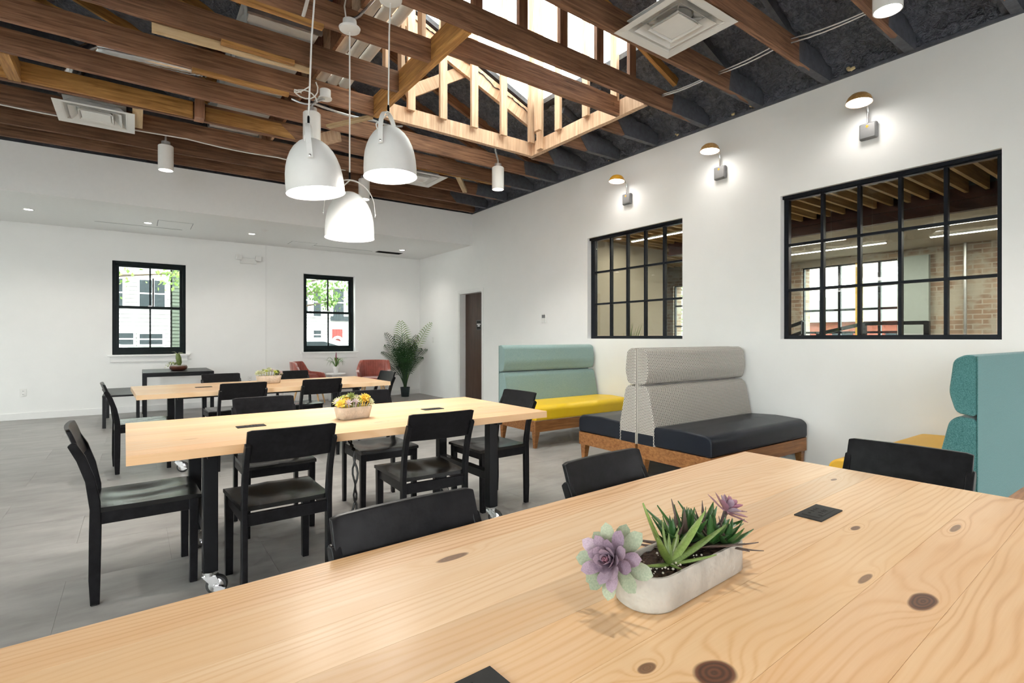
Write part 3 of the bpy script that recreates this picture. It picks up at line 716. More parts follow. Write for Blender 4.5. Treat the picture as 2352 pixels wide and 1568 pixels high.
jm = MB().box(0, 1.75, -.017, .017, 0.02, .2).mesh('joist', M['tanjoist']); jm2 = MB().box(0, 4.2, -.017, .017, .02, .2).mesh('joist', M['tanjoist'])
yy = -2.0
while yy < 7.9:
    if yy < 5.6: link('joist', jm, nj, (XW+TH+.02, yy, 2.765))
    else: link('joist', jm2, nj, (XW+TH+.02, yy, 2.765))
    yy += .17
struct('ceiling_beige', 'low beige ceiling over the far half of the neighbouring room', 'ceiling', MB().box(7.25, NX, -3.5, 5.6, 2.62, 2.72).box(7.25, NX, 5.55, 5.6, 2.72, 2.97), M['beige'])
struct('trim_2', 'dark red steel beam along the edge of the low beige ceiling', 'trim', MB().box(7.17, 7.25, -3.5, 5.6, 2.72, 2.78).box(7.2, 7.22, -3.5, 5.6, 2.62, 2.86).box(7.17, 7.25, -3.5, 5.6, 2.60, 2.63), M['redsteel'])
struct('wall_fascia', 'dark fascia above the red steel beam', 'wall', MB().box(7.24, 7.3, -3.5, 5.6, 2.80, 2.97), M['darkjoist'])
for i, (y0, y1, x) in enumerate(((3.2,4.6,7.9),(3.0,4.7,8.7),(1.1,2.4,7.9),(1.0,2.5,8.7),(4.0,5.6,6.3))):
    t = thing('strip_light', ['nearer long strip light left of the hanging pendant reflections', 'farther long strip light under the beige ceiling on the window side', 'nearer short strip light above the brick at the right', 'farther short strip light above the brick at the right', 'strip light under the tan joists beside the beige partition'][i], 'light', (x, (y0+y1)/2, 2.6 if i < 4 else 2.745), 0, 'strip lights in the neighbouring room')
    MB().box(-.025, .025, -(y1-y0)/2, (y1-y0)/2, 0, .02).build('housing', M['plastic'], t)
    MB().box(-.018, .018, -(y1-y0)/2+.01, (y1-y0)/2-.01, -.008, 0).build('diffuser', M['strip'], t)
    l_ = lamp('AREA', (0,0,-.012), 7, t, size=.03); l_.data.shape = 'RECTANGLE'; l_.data.size = .03; l_.data.size_y = y1-y0
def steel_window(name, label, y0, y1, z0, z1, nc, nr, yellow):
    r = struct(name, label, 'window')
    for c in range(nc+1):
        yy = y0+(y1-y0)*c/nc; m = 'yellowpaint' if c in yellow else 'frame'; hw = .05 if c in yellow else .02
        MB().box(NX+.05, NX+.1, yy-hw, yy+hw, z0, z1).build('mullion', M[m], r)
    for q in range(nr+1): MB().box(NX+.055, NX+.095, y0, y1, z0+(z1-z0)*q/nr-.018, z0+(z1-z0)*q/nr+.018).build('glazing_bar', M['frame'], r)
    for c in range(nc):
        for q in range(nr): MB().box(NX+.072, NX+.076, y0+(y1-y0)*c/nc+.02, y0+(y1-y0)*(c+1)/nc-.02, z0+(z1-z0)*q/nr+.018, z0+(z1-z0)*(q+1)/nr-.018).build('pane', M['glass'], r)
    portal((NX+.35, (y0+y1)/2, (z0+z1)/2), (0, R(90), 0), z1-z0, y1-y0)
steel_window('window_5', 'steel window with yellow posts in the far brick wall', *NBW[0], 5, 4, (0, 2))
steel_window('window_6', 'steel window onto green trees beside the beige partition', *NBW[1], 3, 4, ())
t = thing('stair_railing', 'black mesh stair railing in front of the far windows', 'railing', (8.6, 3.0, 0))
for a, b in (((0,-.5,1.45),(0,.25,1.45)), ((0,.25,1.45),(0,.9,1.30)), ((0,-.5,1.25),(0,.25,1.25))): MB().bar(a, b, .05, .05).build('rail', M['blackmetal'], t)
for yy in (-.5, .25): MB().box(-.03, .03, yy-.03, yy+.03, 0, 1.47).build('post', M['blackmetal'], t)
mb = MB()
for q in range(1, 15): mb.box(-.003, .003, -.5+q*.05-.002, -.5+q*.05+.002, .1, 1.25)
for q in range(1, 22): mb.box(-.003, .003, -.5, .25, .1+q*.054-.002, .1+q*.054+.002)
mb.build('wire_mesh', M['blackmetal'], t)
t = thing('stair_handrail', 'sloping black stair rails at the left of the large grid window', 'railing', (8.6, 4.6, 0))
for dz in (0, -.16, -.32, -.48): MB().bar((0,-.5,1.5+dz), (0,.9,1.0+dz), .04, .05).build('rail', M['blackmetal'], t)
for yy in (-.5, .9): MB().box(-.025, .025, yy-.025, yy+.025, 0, 1.5 if yy < 0 else 1.0).build('post', M['blackmetal'], t)
o = MB().tube([(NX-.06, 2.38, 0), (NX-.06, 2.38, 2.62)], .018, 8).build('conduit_pipe', M['galv']); tag(o, 'thin grey vertical pipe on the far brick wall', 'pipe')
# palm leaves at the smaller grid window
t = thing('office_plant', 'fan of green leaf blades just inside the smaller grid window', 'plant', (6.15, 5.55, 0))
MB().lathe([(.12,0),(.16,.45),(.14,.45),(.12,.40),(0,.40)], 16).build('pot', M['potblack'], t)
for q in range(13):
    a = random.uniform(0, 6.28); ln = random.uniform(.85, 1.10); sp = random.uniform(.1,.26)
    mb = MB(); pts = [(math.cos(a)*sp*u*u, math.sin(a)*sp*u*u, .38+ln*u) for u in (0,.25,.5,.75,1)]
    mb.tube(pts, [.008,.014,.016,.012,.001], 4, sq=.25); mb.build('leaf', M['aloe'], t)


# ------------------------------------------------------------------ work tables
def caster(name, parent, x, y, rz):
    c = part_empty(name, parent, (x, y, 0), (0,0,rz))
    MB().lathe([(.0,.118),(.036,.118),(.036,.108),(.028,.104),(.028,.096),(0,.096)], 16).build('swivel', M['chrome'], c)
    mb = MB()
    for s in (-1, 1): mb.prism([(-.03,.098),(.03,.098),(.045,.07),(.042,.045),(.03,.035),(.015,.045),(-.02,.085)], s*.022-.0015, s*.022+.0015, 'xz')
    mb.box(-.03, .03, -.022, .022, .094, .099); mb.build('fork', M['chrome'], c)
    wm = MB(); Mx = Matrix.Translation((.03, 0, .048)) @ Matrix.Rotation(R(90), 4, 'X')
    wm.lathe([(.0,-.014),(.034,-.014),(.044,-.013),(.048,-.008),(.048,.008),(.044,.013),(.034,.014),(0,.014)], 24, Mx); wm.build('wheel', M['rubber'], c)
    hm = MB(); hm.lathe([(0,-.0265),(.010,-.0265),(.012,-.022),(.034,-.016),(.034,.016),(.012,.022),(.010,.0265),(0,.0265)], 16, Mx); hm.build('hub', M['chrome'], c)
    MB().prism([(.02,.03),(.045,.022),(.075,.035),(.07,.042),(.05,.05),(.03,.052)], -.034, -.026, 'xz').build('brake_lever', M['chrome'], c)
    return c
def grommet(parent, x, y, z, sx=.147, sy=.072):
    g = part_empty('power_socket', parent, (x, y, z))
    MB().box(-sx/2, sx/2, -sy/2, sy/2, -.02, .0035).build('plate', M['blackplastic'], g, bevel=.0012, seg=1)
    MB().box(-sx/2+.020, sx/2-.020, -sy/2+.013, sy/2-.013, .0035, .0046).build('insert', M['blackplastic'], g, bevel=.0005, seg=1)
    mb = MB()
    for (a, b, c_, d_) in ((-.03,-.016,.004,.009), (-.03,.012,.003,.007), (-.006,.014,.003,.010), (-.006,-.008,.003,.012), (.012,.014,.003,.010), (.012,-.008,.003,.012), (.026,.014,.003,.008), (.026,-.008,.003,.012)):
        mb.box(a-c_, a+c_, b-d_/2, b+d_/2, .0046, .0050)
    mb.build('slots', M['slot'], g)
def table(label, cx, cy, rz, L, W, widths, mat, sockets, cords=True, boards_seed=1):
    t = thing('work_table', label, 'table', (cx, cy, 0), rz, 'pine work tables on casters')
    top = part_empty('tabletop', t)
    rs = random.Random(boards_seed); y = -W/2; tot = sum(widths); H, T = .75, .042
    for wd in widths:
        w_ = wd/tot*W
        o = MB().box(-L/2, L/2, y, y+w_, H-T, H).mesh('plank', mat, bevel=.0006, seg=1)
        wn = link('plank', o, top).modifiers.new('wn', 'WEIGHTED_NORMAL'); wn.weight = 80; y += w_
    lx, ly = L/2-.33, W/2-.19
    k = 0
    for sx in (-1, 1):
        for sy in (-1, 1):
            MB().box(sx*lx-.032, sx*lx+.032, sy*ly-.032, sy*ly+.032, .118, H-T).build('leg', M['blackmetal'], t, bevel=.004)
            caster('caster', t, sx*lx, sy*ly, (R(-20), R(40), R(-50), R(20))[k]); k += 1
        MB().box(sx*lx-.028, sx*lx+.028, -ly+.032, ly-.032, .295, .35).build('stretcher', M['blackmetal'], t, bevel=.003)
        MB().box(sx*lx-.02, sx*lx+.02, -ly-.1, ly+.1, H-T-.03, H-T).build('crossbar', M['blackmetal'], t)
    for s in (-1, 1): MB().box(-lx, lx, s*ly-.015, s*ly+.015, H-T-.03, H-T).build('rail', M['blackmetal'], t)
    for gx, gy in sockets: grommet(t, gx, gy, H)
    if cords:
        MB().box(-.12, .02, -.06, .06, H-T-.06, H-T).build('power_box', M['blackplastic'], t)
        for q in range(2):
            p = [(-.05, -.05-.02*q, H-T-.04), (-.08,-.2,H-T-.09), (-.1,-.32,.60), (-.12+.02*q,-.36,.45), (-.10,-.34+.02*q,.3), (-.13,-.36,.15), (-.12,-.33,.012), (-.02,-.2,.008), (.2,-.05,.008)]
            out = []
            for a, b in zip(p, p[1:]):
                for u in range(5): out.append(Vector(a).lerp(Vector(b), u/5) + Vector((.008*math.sin(9*(len(out)/7+q)), 0, 0)))
            MB().tube(out, .006, 6).build('power_cord', M['rubber'], t)
    return t
def loc2(cx, cy, rz, x, y):
    dx, dy = x-cx, y-cy; c, s = math.cos(-rz), math.sin(-rz); return dx*c-dy*s, dx*s+dy*c
T1 = (0.948, .690, R(2.9)); T2 = (1.115, 3.296, R(.8)); T3 = (1.163, 6.17, R(2.6))
L1 = 2.52
kn = []
for (x, y, rx, ry, dk) in ((.702,.464,.036,.027,.97),(1.214,.359,.046,.019,.97),(.587,1.053,.040,.012,.8),(1.539,.601,.022,.008,.85),(1.753,.448,.04,.008,.75),(1.232,.463,.035,.008,.75),(.63,.53,.018,.01,.8),(2.0,.85,.02,.007,.85)):
    a, b = loc2(*T1, x, y); kn.append((a, b, rx, ry, dk))
M['pine1'] = pine('pine_boards', kn)
M['pine2'] = pine('pine_boards_far', [(-.55,.05,.03,.012,.5), (.05,-.30,.03,.010,.5), (.5,.1,.012,.006,.5), (.9,-.1,.03,.012,.4), (-.9,-.25,.03,.01,.4)])
table('pine work table with knotty boards nearest to the viewer, purple succulents on it', *T1, L1, 1.07, (.16,.13,.17,.14,.12,.13,.15,.12), M['pine1'],
      [loc2(*T1, 1.583, .713), loc2(*T1, .366, .630)], cords=False)
table('middle pine work table with yellow flowering planter', *T2, 2.31, 1.07, (.13,.15,.12,.16,.13,.15,.14,.12), M['pine2'], [loc2(*T2, .53, 3.27), loc2(*T2, 1.69, 3.32)])
table('pine work table farthest back, before the black console', *T3, 2.36, 1.07, (.15,.12,.14,.13,.16,.12,.13,.14), M['pine2'], [loc2(*T3, .56, 6.13), loc2(*T3, 1.75, 6.2)])

# ------------------------------------------------------------------ chairs
def make_chair():
    t = thing('dining_chair', 'x', 'chair')
    Wd = .43; hw = Wd/2
    # seat: dished board
    def top(u, v):
        x = (u-.5)*(.41+.025*v); y = .030+.425*v
        a = math.exp(-(((x+.085)/.085)**2 + ((y-.20)/.14)**2)) + math.exp(-(((x-.085)/.085)**2 + ((y-.20)/.14)**2))
        front = -.006*max(0, (v-.85)/.15)**2
        return (x, y, .452 - .013*min(1.15, a) + front + .004*math.exp(-(x/.04)**2)*min(1, max(0, (v-.35)*2)))
    mb = MB().grid(top, 24, 24)
    mb.grid(lambda u, v: (top(u,v)[0], top(u,v)[1], .428), 24, 24)
    n = 25; top0 = lambda i, j: i*n+j; off = n*n
    ring = [(i,0) for i in range(n)] + [(24,j) for j in range(1,n)] + [(i,24) for i in range(23,-1,-1)] + [(0,j) for j in range(23,0,-1)]
    fs = [(top0(*ring[k]), top0(*ring[(k+1)%len(ring)]), off+top0(*ring[(k+1)%len(ring)]), off+top0(*ring[k])) for k in range(len(ring))]
    for f in fs: mb.f.append(list(f)); mb.sm.append(False); mb.uv.append(None)
    mb.build('seat', M['blackseat'], t, angle=40)
    # rear posts, curved
    prof_b = [(.004,0),(-.002,.12),(-.001,.30),(.002,.45),(-.014,.58),(-.045,.68),(-.078,.752)]
    prof_f = [(-.046,.765),(-.012,.70),(.020,.60),(.043,.48),(.046,.36),(.044,.18),(.040,0)]
    for s in (-1, 1):
        MB().prism(prof_b + [(-.064,.766)] + prof_f, s*(hw-.018)-.0125, s*(hw-.018)+.0125, 'yz').build('leg', M['black'], t, bevel=.004)
    for s in (-1, 1):
        MB().add([(s*.195-.02,.40,.43),(s*.195+.02,.40,.43),(s*.195+.02,.44,.43),(s*.195-.02,.44,.43),
                  (s*.195-.017,.402,0),(s*.195+.017,.402,0),(s*.195+.017,.436,0),(s*.195-.017,.436,0)],
                 [(0,1,2,3),(7,6,5,4),(0,4,5,1),(1,5,6,2),(2,6,7,3),(3,7,4,0)]).build('leg', M['black'], t, bevel=.003)
    MB().box(-.19, .19, .012, .032, .362, .420).build('rail', M['black'], t, bevel=.002, seg=1)
    MB().box(-.18, .18, .405, .423, .372, .430).build('rail', M['black'], t, bevel=.002, seg=1)
    for s in (-1, 1): MB().box(s*.195-.009, s*.195+.009, .04, .405, .372, .430).build('rail', M['black'], t, bevel=.002, seg=1)
    # curved backrest board, leaning back
    def bk(u, v, d):
        x = (u-.5)*.405; z = .668+.158*v
        y = -.026 - .056*((z-.66)/.165) - .016*(1-(2*u-1)**2) + d
        e = min(u, 1-u)
        return (x, y, z - (.005*max(0,1-e/.03)**2 if v > .9 else 0) + (.003*max(0,1-e/.03)**2 if v < .1 else 0))
    mb = MB(); nu, nv = 20, 5
    mb.grid(lambda u, v: bk(u, v, .018), nu, nv); mb.grid(lambda u, v: bk(u, v, .0), nu, nv)
    n = nv+1; off = (nu+1)*n
    ring = [(i,0) for i in range(nu+1)] + [(nu,j) for j in range(1,n)] + [(i,nv) for i in range(nu-1,-1,-1)] + [(0,j) for j in range(nv-1,0,-1)]
    for k in range(len(ring)):
        a, b = ring[k], ring[(k+1) % len(ring)]
        mb.f.append([a[0]*n+a[1], b[0]*n+b[1], off+b[0]*n+b[1], off+a[0]*n+a[1]]); mb.sm.append(False); mb.uv.append(None)
    mb.build('backrest', M['black'], t, bevel=.003, angle=50)
    for s in (-1, 1):
        for y in (.02, .42): MB().box(s*.2-.012, s*.2+.012, y-.012, y+.012, 0, .004).build('glide', M['rubber'], t)
    return t
proto = make_chair(); used = False
def chair(bx, by, rz, label, group):
    """bx, by: middle of the backrest's top edge"""
    global used
    dx, dy = 0*math.cos(rz)+.085*-math.sin(rz), .085*math.cos(rz)
    loc = (bx+dx, by+dy, 0)
    if not used:
        used = True; proto.location = loc; proto.rotation_euler = (0,0,rz); proto['label'] = label; proto['group'] = group; return proto
    return dup(proto, loc, rz, label, group)
g2 = 'black chairs around the middle table'; g1 = 'black chairs around the nearest table'; g3 = 'black chairs around the far table'
chair(.615, 2.64, R(2), 'black wooden chair, back to the viewer, at middle table, beside the big near caster', g2)
chair(1.425, 2.665, R(-2), 'black wooden chair, back to the viewer, right of the other on middle table near side', g2)
chair(-.268, 3.335, R(-88), 'black wooden chair at the left end of the middle table, seen from the side', g2)
chair(.75, 4.13, R(181), 'black wooden chair beyond the middle table, to the left of its planter', g2)
chair(1.50, 4.14, R(180), 'black wooden chair beyond the middle table, directly behind its yellow planter', g2)
chair(2.515, 3.395, R(92), 'black wooden chair at the right end of the middle table, before the yellow seat', g2)
chair(.575, 1.285, R(183), 'black chair back rising nearest to the viewer behind the near table edge', g1)
chair(1.375, 1.37, R(184), 'black chair tucked at the near table in front of the walnut bench base', g1)
chair(2.488, .785, R(93), 'black chair at the right end of the near table, before the teal bench back', g1)
chair(-.255, 6.2, R(-86), 'black wooden chair at the left end of the far table, seen from the side', g3)
chair(.835, 5.50, R(4), 'black wooden chair on the far table near side, left of its planter', g3)
chair(1.575, 5.545, R(5), 'black wooden chair on the far table near side, right of its planter', g3)
chair(.82, 7.06, R(184), 'black wooden chair beyond the far table, close to the black console', g3)
chair(1.63, 7.15, R(184), 'black wooden chair beyond the far table, in front of the left rust armchair', g3)
chair(2.62, 6.36, R(94), 'black wooden chair at the right end of the far table, before a rust armchair', g3)

# ------------------------------------------------------------------ upholstered benches
def bench(label, x0, x1, yb, facing, fabric, vinyl, single=True, cat='bench'):
    """facing -1: sitter looks to -y; yb is the flat back plane"""
    t = thing('booth_bench', label, cat, ((x0+x1)/2, yb, 0), 0 if facing > 0 else math.pi, 'upholstered booth benches along the white wall')
    return bench_half(t, x1-x0, fabric, vinyl)
def rounded(poly, r=.02, n=4):
    out = []; N = len(poly)
    for i in range(N):
        p = Vector(poly[i]); a = (Vector(poly[i-1])-p); b = (Vector(poly[(i+1)%N])-p)
        rr = min(r, a.length*.45, b.length*.45); A = p+a.normalized()*rr; B = p+b.normalized()*rr
        for k in range(n+1):
            u = k/n; out.append(tuple((1-u)**2*A + 2*u*(1-u)*p + u*u*B))
    return out
def bench_half(t, L, fabric, vinyl, M4=None, legs=True):
    D = .74; hl = L/2
    # profile in y (depth, 0 = back) and z
    low = rounded([(.004,.30),(.004,.815),(.085,.825),(.125,.79),(.20,.44),(.20,.30)], .025)
    up = rounded([(.004,.825),(.004,1.152),(.05,1.16),(.105,1.13),(.125,.95),(.095,.84)], .03)
    cu = rounded([(.17,.31),(.17,.475),(.45,.490),(.70,.478),(.745,.44),(.745,.31)], .03)
    for nm, pf, m in (('lower_back_cushion', low, fabric), ('upper_back_roll', up, fabric), ('seat_cushion', cu, vinyl)):
        MB().prism(pf, -hl+.004, hl-.004, 'yz', uvs=True).build(nm, M[m], t, bevel=.012 if nm != 'seat_cushion' else .016, seg=3, angle=60)
    MB().box(-hl, hl, .004, .175, .305, .40).build('seat_side_panel', M[vinyl], t, bevel=.006)
    MB().box(-hl+.003, hl-.003, .0, .004, .30, 1.15).build('back_panel', M[fabric], t)
    ap = M['oak']
    MB().box(-hl, hl, .715, .735, .185, .308).build('apron', ap, t, bevel=.003)
    for s in (-1, 1): MB().box(s*hl-.02 if s > 0 else -hl, hl if s > 0 else -hl+.02, .004, .715, .185, .308).build('apron', ap, t, bevel=.003)
    MB().box(-hl+.02, hl-.02, .004, .02, .19, .308).build('apron', ap, t)
    for sx in (-1, 1):
        for yy, sg in ((.05, -1), (.69, 1)):
            x = sx*(hl-.045)
            MB().add([(x-.034,yy-.034,.19),(x+.034,yy-.034,.19),(x+.034,yy+.034,.19),(x-.034,yy+.034,.19),
                      (x-.017+sx*.012,yy-.017,0),(x+.017+sx*.012,yy-.017,0),(x+.017+sx*.012,yy+.017,0),(x-.017+sx*.012,yy+.017,0)],
                     [(0,1,2,3),(7,6,5,4),(0,4,5,1),(1,5,6,2),(2,6,7,3),(3,7,4,0)]).build('leg', ap, t, bevel=.003)
    return t
bench('teal backed bench with bright yellow seat below the smaller grid window', 3.64, 5.16, 5.38, -1, 'teal', 'yellow')
bench('houndstooth bench half with navy seat facing the yellow bench', 3.63, 5.16, 3.185, 1, 'hound', 'navy')
bench('houndstooth bench half with navy seat facing the viewer', 3.63, 5.16, 3.165, -1, 'hound', 'navy')
bench('teal wool bench with mustard seat at the right edge, back to the viewer', 3.63, 5.16, .835, 1, 'tealdark', 'mustard')
# ------------------------------------------------------------------ pendants
def pendant(label, x, y, zrim, yaw, tilt, ztop=3.6, strap_yaw=0):
    t = thing('pendant_lamp', label, 'lamp', (x, y, zrim), yaw, 'white dome pendant lamps')
    Rr = .182; H = .355
    prof = [(Rr,0),(Rr-.002,.006),(.180,.06),(.176,.12),(.168,.17),(.155,.215),(.136,.258),(.110,.296),(.078,.326),(.040,.346),(.0,.353)]
    inner = [(r-.004 if r > .01 else 0, z-.004) for r, z in prof][::-1]; inner[-1] = (Rr-.004, 0)
    E = Matrix.Rotation(tilt, 4, 'X')
    MB().lathe(prof, 40, E, cap=False).build('shade', M['lampwhite'], t)
    MB().lathe([(0,.33),(.07,.318),(.13,.252),(.162,.17),(.174,.10),(.1775,.004)], 36, E, cap=False).build('inner_shade', M['glowin'], t)
    MB().lathe([(0,.07),(.055,.075),(.075,.11),(.07,.16),(.04,.2),(0,.21)], 20, E).build('bulb', M['glow'], t)
    # strap: flat band over the dome
    pts = []
    for k in range(25):
        a = math.pi*k/24; pts.append((.182*math.cos(a)*(1 if abs(math.cos(a))<.98 else 1), .225+.215*math.sin(a)))
    pts = [(.186,.17)] + pts + [(-.186,.17)]
    mb = MB(); vs = []; w_ = .016
    for (px, pz) in pts: vs += [(px,-w_,pz),(px,w_,pz),(px*1.018,w_,pz+.003),(px*1.018,-w_,pz+.003)]
    n = len(pts); fs = [(i*4+k, i*4+(k+1)%4, (i+1)*4+(k+1)%4, (i+1)*4+k) for i in range(n-1) for k in range(4)] + [(0,1,2,3), tuple((n-1)*4+k for k in (3,2,1,0))]
    mb.add(vs, fs, E); mb.build('strap', M['lampwhite'], t, angle=30)
    for s in (-1, 1):
        MB().lathe([(0,0),(.008,0),(.007,.006),(0,.008)], 12, E @ Matrix.Translation((s*.187,0,.185)) @ Matrix.Rotation(R(90)*s, 4, 'Y')).build('bolt', M['chrome'], t)
    top = E @ Vector((0,0,.44))
    MB().lathe([(.008,0),(.008,.05),(.004,.065),(0,.065)], 10, Matrix.Translation(top)).build('cord_grip', M['blackmetal'], t)
    MB().tube([top+Vector((0,0,.05)), Vector((top.x*.6,top.y*.6,1.0)), (0,0,ztop-zrim)], .0055, 8).build('cord', M['lampwhite'], t)
    out = []
    for k in range(40):
        a = k/39*5*math.pi; out.append(Vector((-.075-.05*math.cos(a), .05+.012*math.sin(a*.4), .325+.022*math.sin(a)-.012*k/39)))
    MB().tube([top] + out + [Vector((0,0,.352))], .0045, 6).build('loose_flex', M['lampwhite'], t)
    c = MB(); c.lathe([(0,-.03),(.05,-.028),(.075,-.015),(.08,0),(.055,.004),(.05,.06),(.0,.06)], 24, Matrix.Translation((0,0,ztop-zrim))); c.build('canopy', M['plastic'], t)
    lamp('SPOT', (0,0,.05), 15, t, (0,0,0), .12, spot=150, blend=.6)
    return t
pendant('white dome pendant hanging lowest at left of the upper pair, tilted down to the right', .954, 3.52, 2.185, R(-30), R(-6))
pendant('white dome pendant hanging at the right of the cluster, highest of three', 1.442, 3.468, 2.365, R(-25), R(-2))
pendant('lowest of the three white dome pendants, strap seen wide on both sides', 1.325, 3.975, 2.005, R(-20-28), R(0))
bpy.data.objects['pendant_lamp']['label'] = 'white dome pendant at the left of the cluster of three, middle height'
bpy.data.objects['pendant_lamp'].rotation_euler.z = R(70)
bpy.data.objects['pendant_lamp.001'].rotation_euler.z = R(49)
bpy.data.objects['pendant_lamp.002'].rotation_euler.z = R(-19)

# ------------------------------------------------------------------ cylinder downlights on conduit
def cylinder_light(label, x, y, ztop, length=.29, r=.078, up=.1, bend=None):
    t = thing('cylinder_light', label, 'lamp', (x, y, ztop-length), 0, 'white cylinder lamps under the joists')
    MB().lathe([(r-.006,.0),(r,0),(r,length-.008),(r-.008,length),(.0,length)], 32, cap=False).lathe([(r-.006,0),(r-.012,.012),(r-.014,.02)], 32, cap=False).build('body', M['lampwhite'], t)
    MB().lathe([(0,.014),(r-.012,.014)], 28, cap=False).build('lens', M['glow'], t, recalc=False)
    MB().lathe([(0,length),(.045,length),(.045,length+.045),(0,length+.05)], 16).build('junction_box', M['galv'], t)
    pts = [(0,0,length+.04)] + (bend or [(0,0,length+up)])
    MB().tube(pts, .011, 8).build('conduit', M['galv'], t)
    lamp('SPOT', (0,0,-.01), 26, t, (0,0,0), .06, spot=110, blend=.7)
    return t
cylinder_light('white cylinder lamp below the joists right of the left ceiling diffuser', .29, 7.39, 3.50, up=.12)
cylinder_light('white cylinder lamp by the corner of the skylight frame', 3.85, 5.70, 3.47, bend=[(0,0,.38),(-.03,-.02,.42),(-.12,-.12,.445),(-.2,-.24,.45)])
cylinder_light('white cylinder lamp half hidden behind the lowest pendants', 2.67, 7.385, 3.52, up=.1)
cylinder_light('white cylinder lamp cropped at the top edge near the right wall', 3.73, 1.28, 3.53, up=.1)
cylinder_light('white cylinder lamp directly behind the left pendant, under tangled cables', 1.33, 5.05, 3.33, bend=[(0,0,.36),(.05,.02,.42),(.12,.03,.46),(.12,.03,.5),(.12,.34,.56)])
cylinder_light('white cylinder lamp above the nearest table', 1.15, .95, 3.52, up=.1)  # repeat of the fixture above the frame, added to brighten the nearest table
cylinder_light('white cylinder lamp behind the viewer towards the right wall', 3.3, -1.06, 3.52, up=.1)  # this and the next two: unseen repeats, added to light faces toward the viewer
cylinder_light('white cylinder lamp straight behind the viewer', .6, -1.09, 3.52, up=.1)
cylinder_light('white cylinder lamp behind the viewer towards the street side', -2.0, -1.17, 3.52, up=.1)
cylinder_light('white cylinder lamp above the open floor at the left', -1.6, 3.36, 3.52, up=.1)  # unseen repeat, added for more light on the near left
t = bpy.data.objects['cylinder_light.004']
MB().lathe([(0,-.02),(.06,-.018),(.062,-.005),(.05,0),(.05,.07),(0,.07)], 20, Matrix.Translation((.13,.03,.48))).build('junction_box', M['plastic'], t)
for q in range(2):
    out = [Vector((.1*math.cos(k*.45+q*2)-.05, .03*math.sin(k*.4), .40+.06*math.sin(k*.55+q)+.012*k)) for k in range(12)]
    MB().tube(out, .006, 6).build('loose_cable', M['pvc'], t)

# ------------------------------------------------------------------ ceiling diffusers
def diffuser(label, cx, cy, z, s):
    t = thing('ceiling_diffuser', label, 'vent', (cx, cy, z), 0, 'square white ceiling diffusers')
    h = s/2
    def frustum(a, za, b, zb, th=.006):
        mb = MB(); v = []
        for q, zz in ((a,za),(b,zb),(b-th,zb+.004),(a-th,za+.004)):
            v += [(-q,-q,zz),(q,-q,zz),(q,q,zz),(-q,q,zz)]
        f = []
        for lv in range(3):
            for k in range(4): f.append((lv*4+k, lv*4+(k+1)%4, (lv+1)*4+(k+1)%4, (lv+1)*4+k))
        for k in range(4): f.append((12+k, 12+(k+1)%4, (k+1)%4, k))
        return mb.add(v, f)
    frustum(h, 0, h*.78, .006).build('outer_frame', M['plastic'], t)
    frustum(h*.80, .004, h*.62, .075).build('throat', M['plastic'], t)
    frustum(h*.66, .0, h*.50, .05).build('louvre', M['plastic'], t)
    frustum(h*.44, -.004, h*.36, .03).build('louvre', M['plastic'], t)
    MB().box(-h*.37, h*.37, -h*.37, h*.37, .004, .012).build('centre_plate', M['plastic'], t)
    MB().lathe([(h*.42,.07),(h*.42,.22),(h*.40,.22),(h*.40,.07)], 24, cap=False).build('neck', M['galv'], t)
    mb = MB()
    for a in (45, -45): mb.bar((-h*.6*math.cos(R(a)), -h*.6*math.sin(R(a)), .05), (h*.6*math.cos(R(a)), h*.6*math.sin(R(a)), .05), .006, .012)
    mb.build('spokes', M['plastic'], t)
    MB().box(-h*.78, h*.78, -h*.78, h*.78, .08, .085).build('backing', M['duct'], t)
diffuser('square white diffuser among the joists at the left', -.335, 7.05, ZJ-.035, .66)
diffuser('large square white diffuser near the right wall, between dark joists', 3.3, 2.51, ZJ-.02, .64)
diffuser('square white diffuser mostly hidden behind the right pendant', 3.37, 7.07, ZJ-.03, .64)

# ------------------------------------------------------------------ wall lamps
def wall_lamp(label, y, shade):
    z = 3.04
    t = thing('wall_lamp', label, 'lamp', (XW, y, z), 0, 'arched wall lamps')
    MB().box(-.045, 0, -.068, .068, -.07, .07).build('wall_box', M['boxgrey'], t, bevel=.012, seg=3)
    MB().box(-.050, -.044, -.058, .058, -.06, .06).build('cover', M['boxgrey'], t, bevel=.004)
    MB().box(-.053, -.0495, -.012, .012, .034, .040).box(-.053, -.0495, -.004, .008, .026, .047).build('maker_mark', M['orange'], t)
    MB().tube([(-.03,0,.07),(-.03,0,.15),(-.04,0,.20),(-.07,0,.235),(-.12,0,.245),(-.18,0,.235)], .009, 10).build('arm', M['chrome'], t)
    E = Matrix.Translation((-.215,0,.195)) @ Matrix.Rotation(R(4), 4, 'Y')
    MB().lathe([(.098,0),(.096,.018),(.085,.045),(.062,.068),(.032,.080),(0,.084)], 32, E, cap=False).build('shade', M[shade], t)
    MB().lathe([(.094,.001),(.09,.02),(.07,.05),(0,.07)], 28, E, cap=False).build('inner_shade', M['glowin'], t)
    MB().lathe([(0,-.005),(.05,-.004),(.075,.004),(.09,.006)], 28, E, cap=False).build('diffuser', M['glow'], t)
    for s in (-1, 1): MB().lathe([(0,0),(.004,0),(.004,.012),(0,.012)], 8, E @ Matrix.Translation((0,s*.096,.01)) @ Matrix.Rotation(R(-90)*s, 4, 'X')).build('screw', M['chrome'], t)
    lamp('SPOT', (-.21,0,.17), 1.3, t, (0,0,0), .07, spot=155, blend=.6)
wall_lamp('arched wall lamp with tan shade above the large grid window', 1.92, 'woodlamp')
wall_lamp('arched wall lamp with tan yellow shade between the two grid windows', 3.345, 'woodlamp')
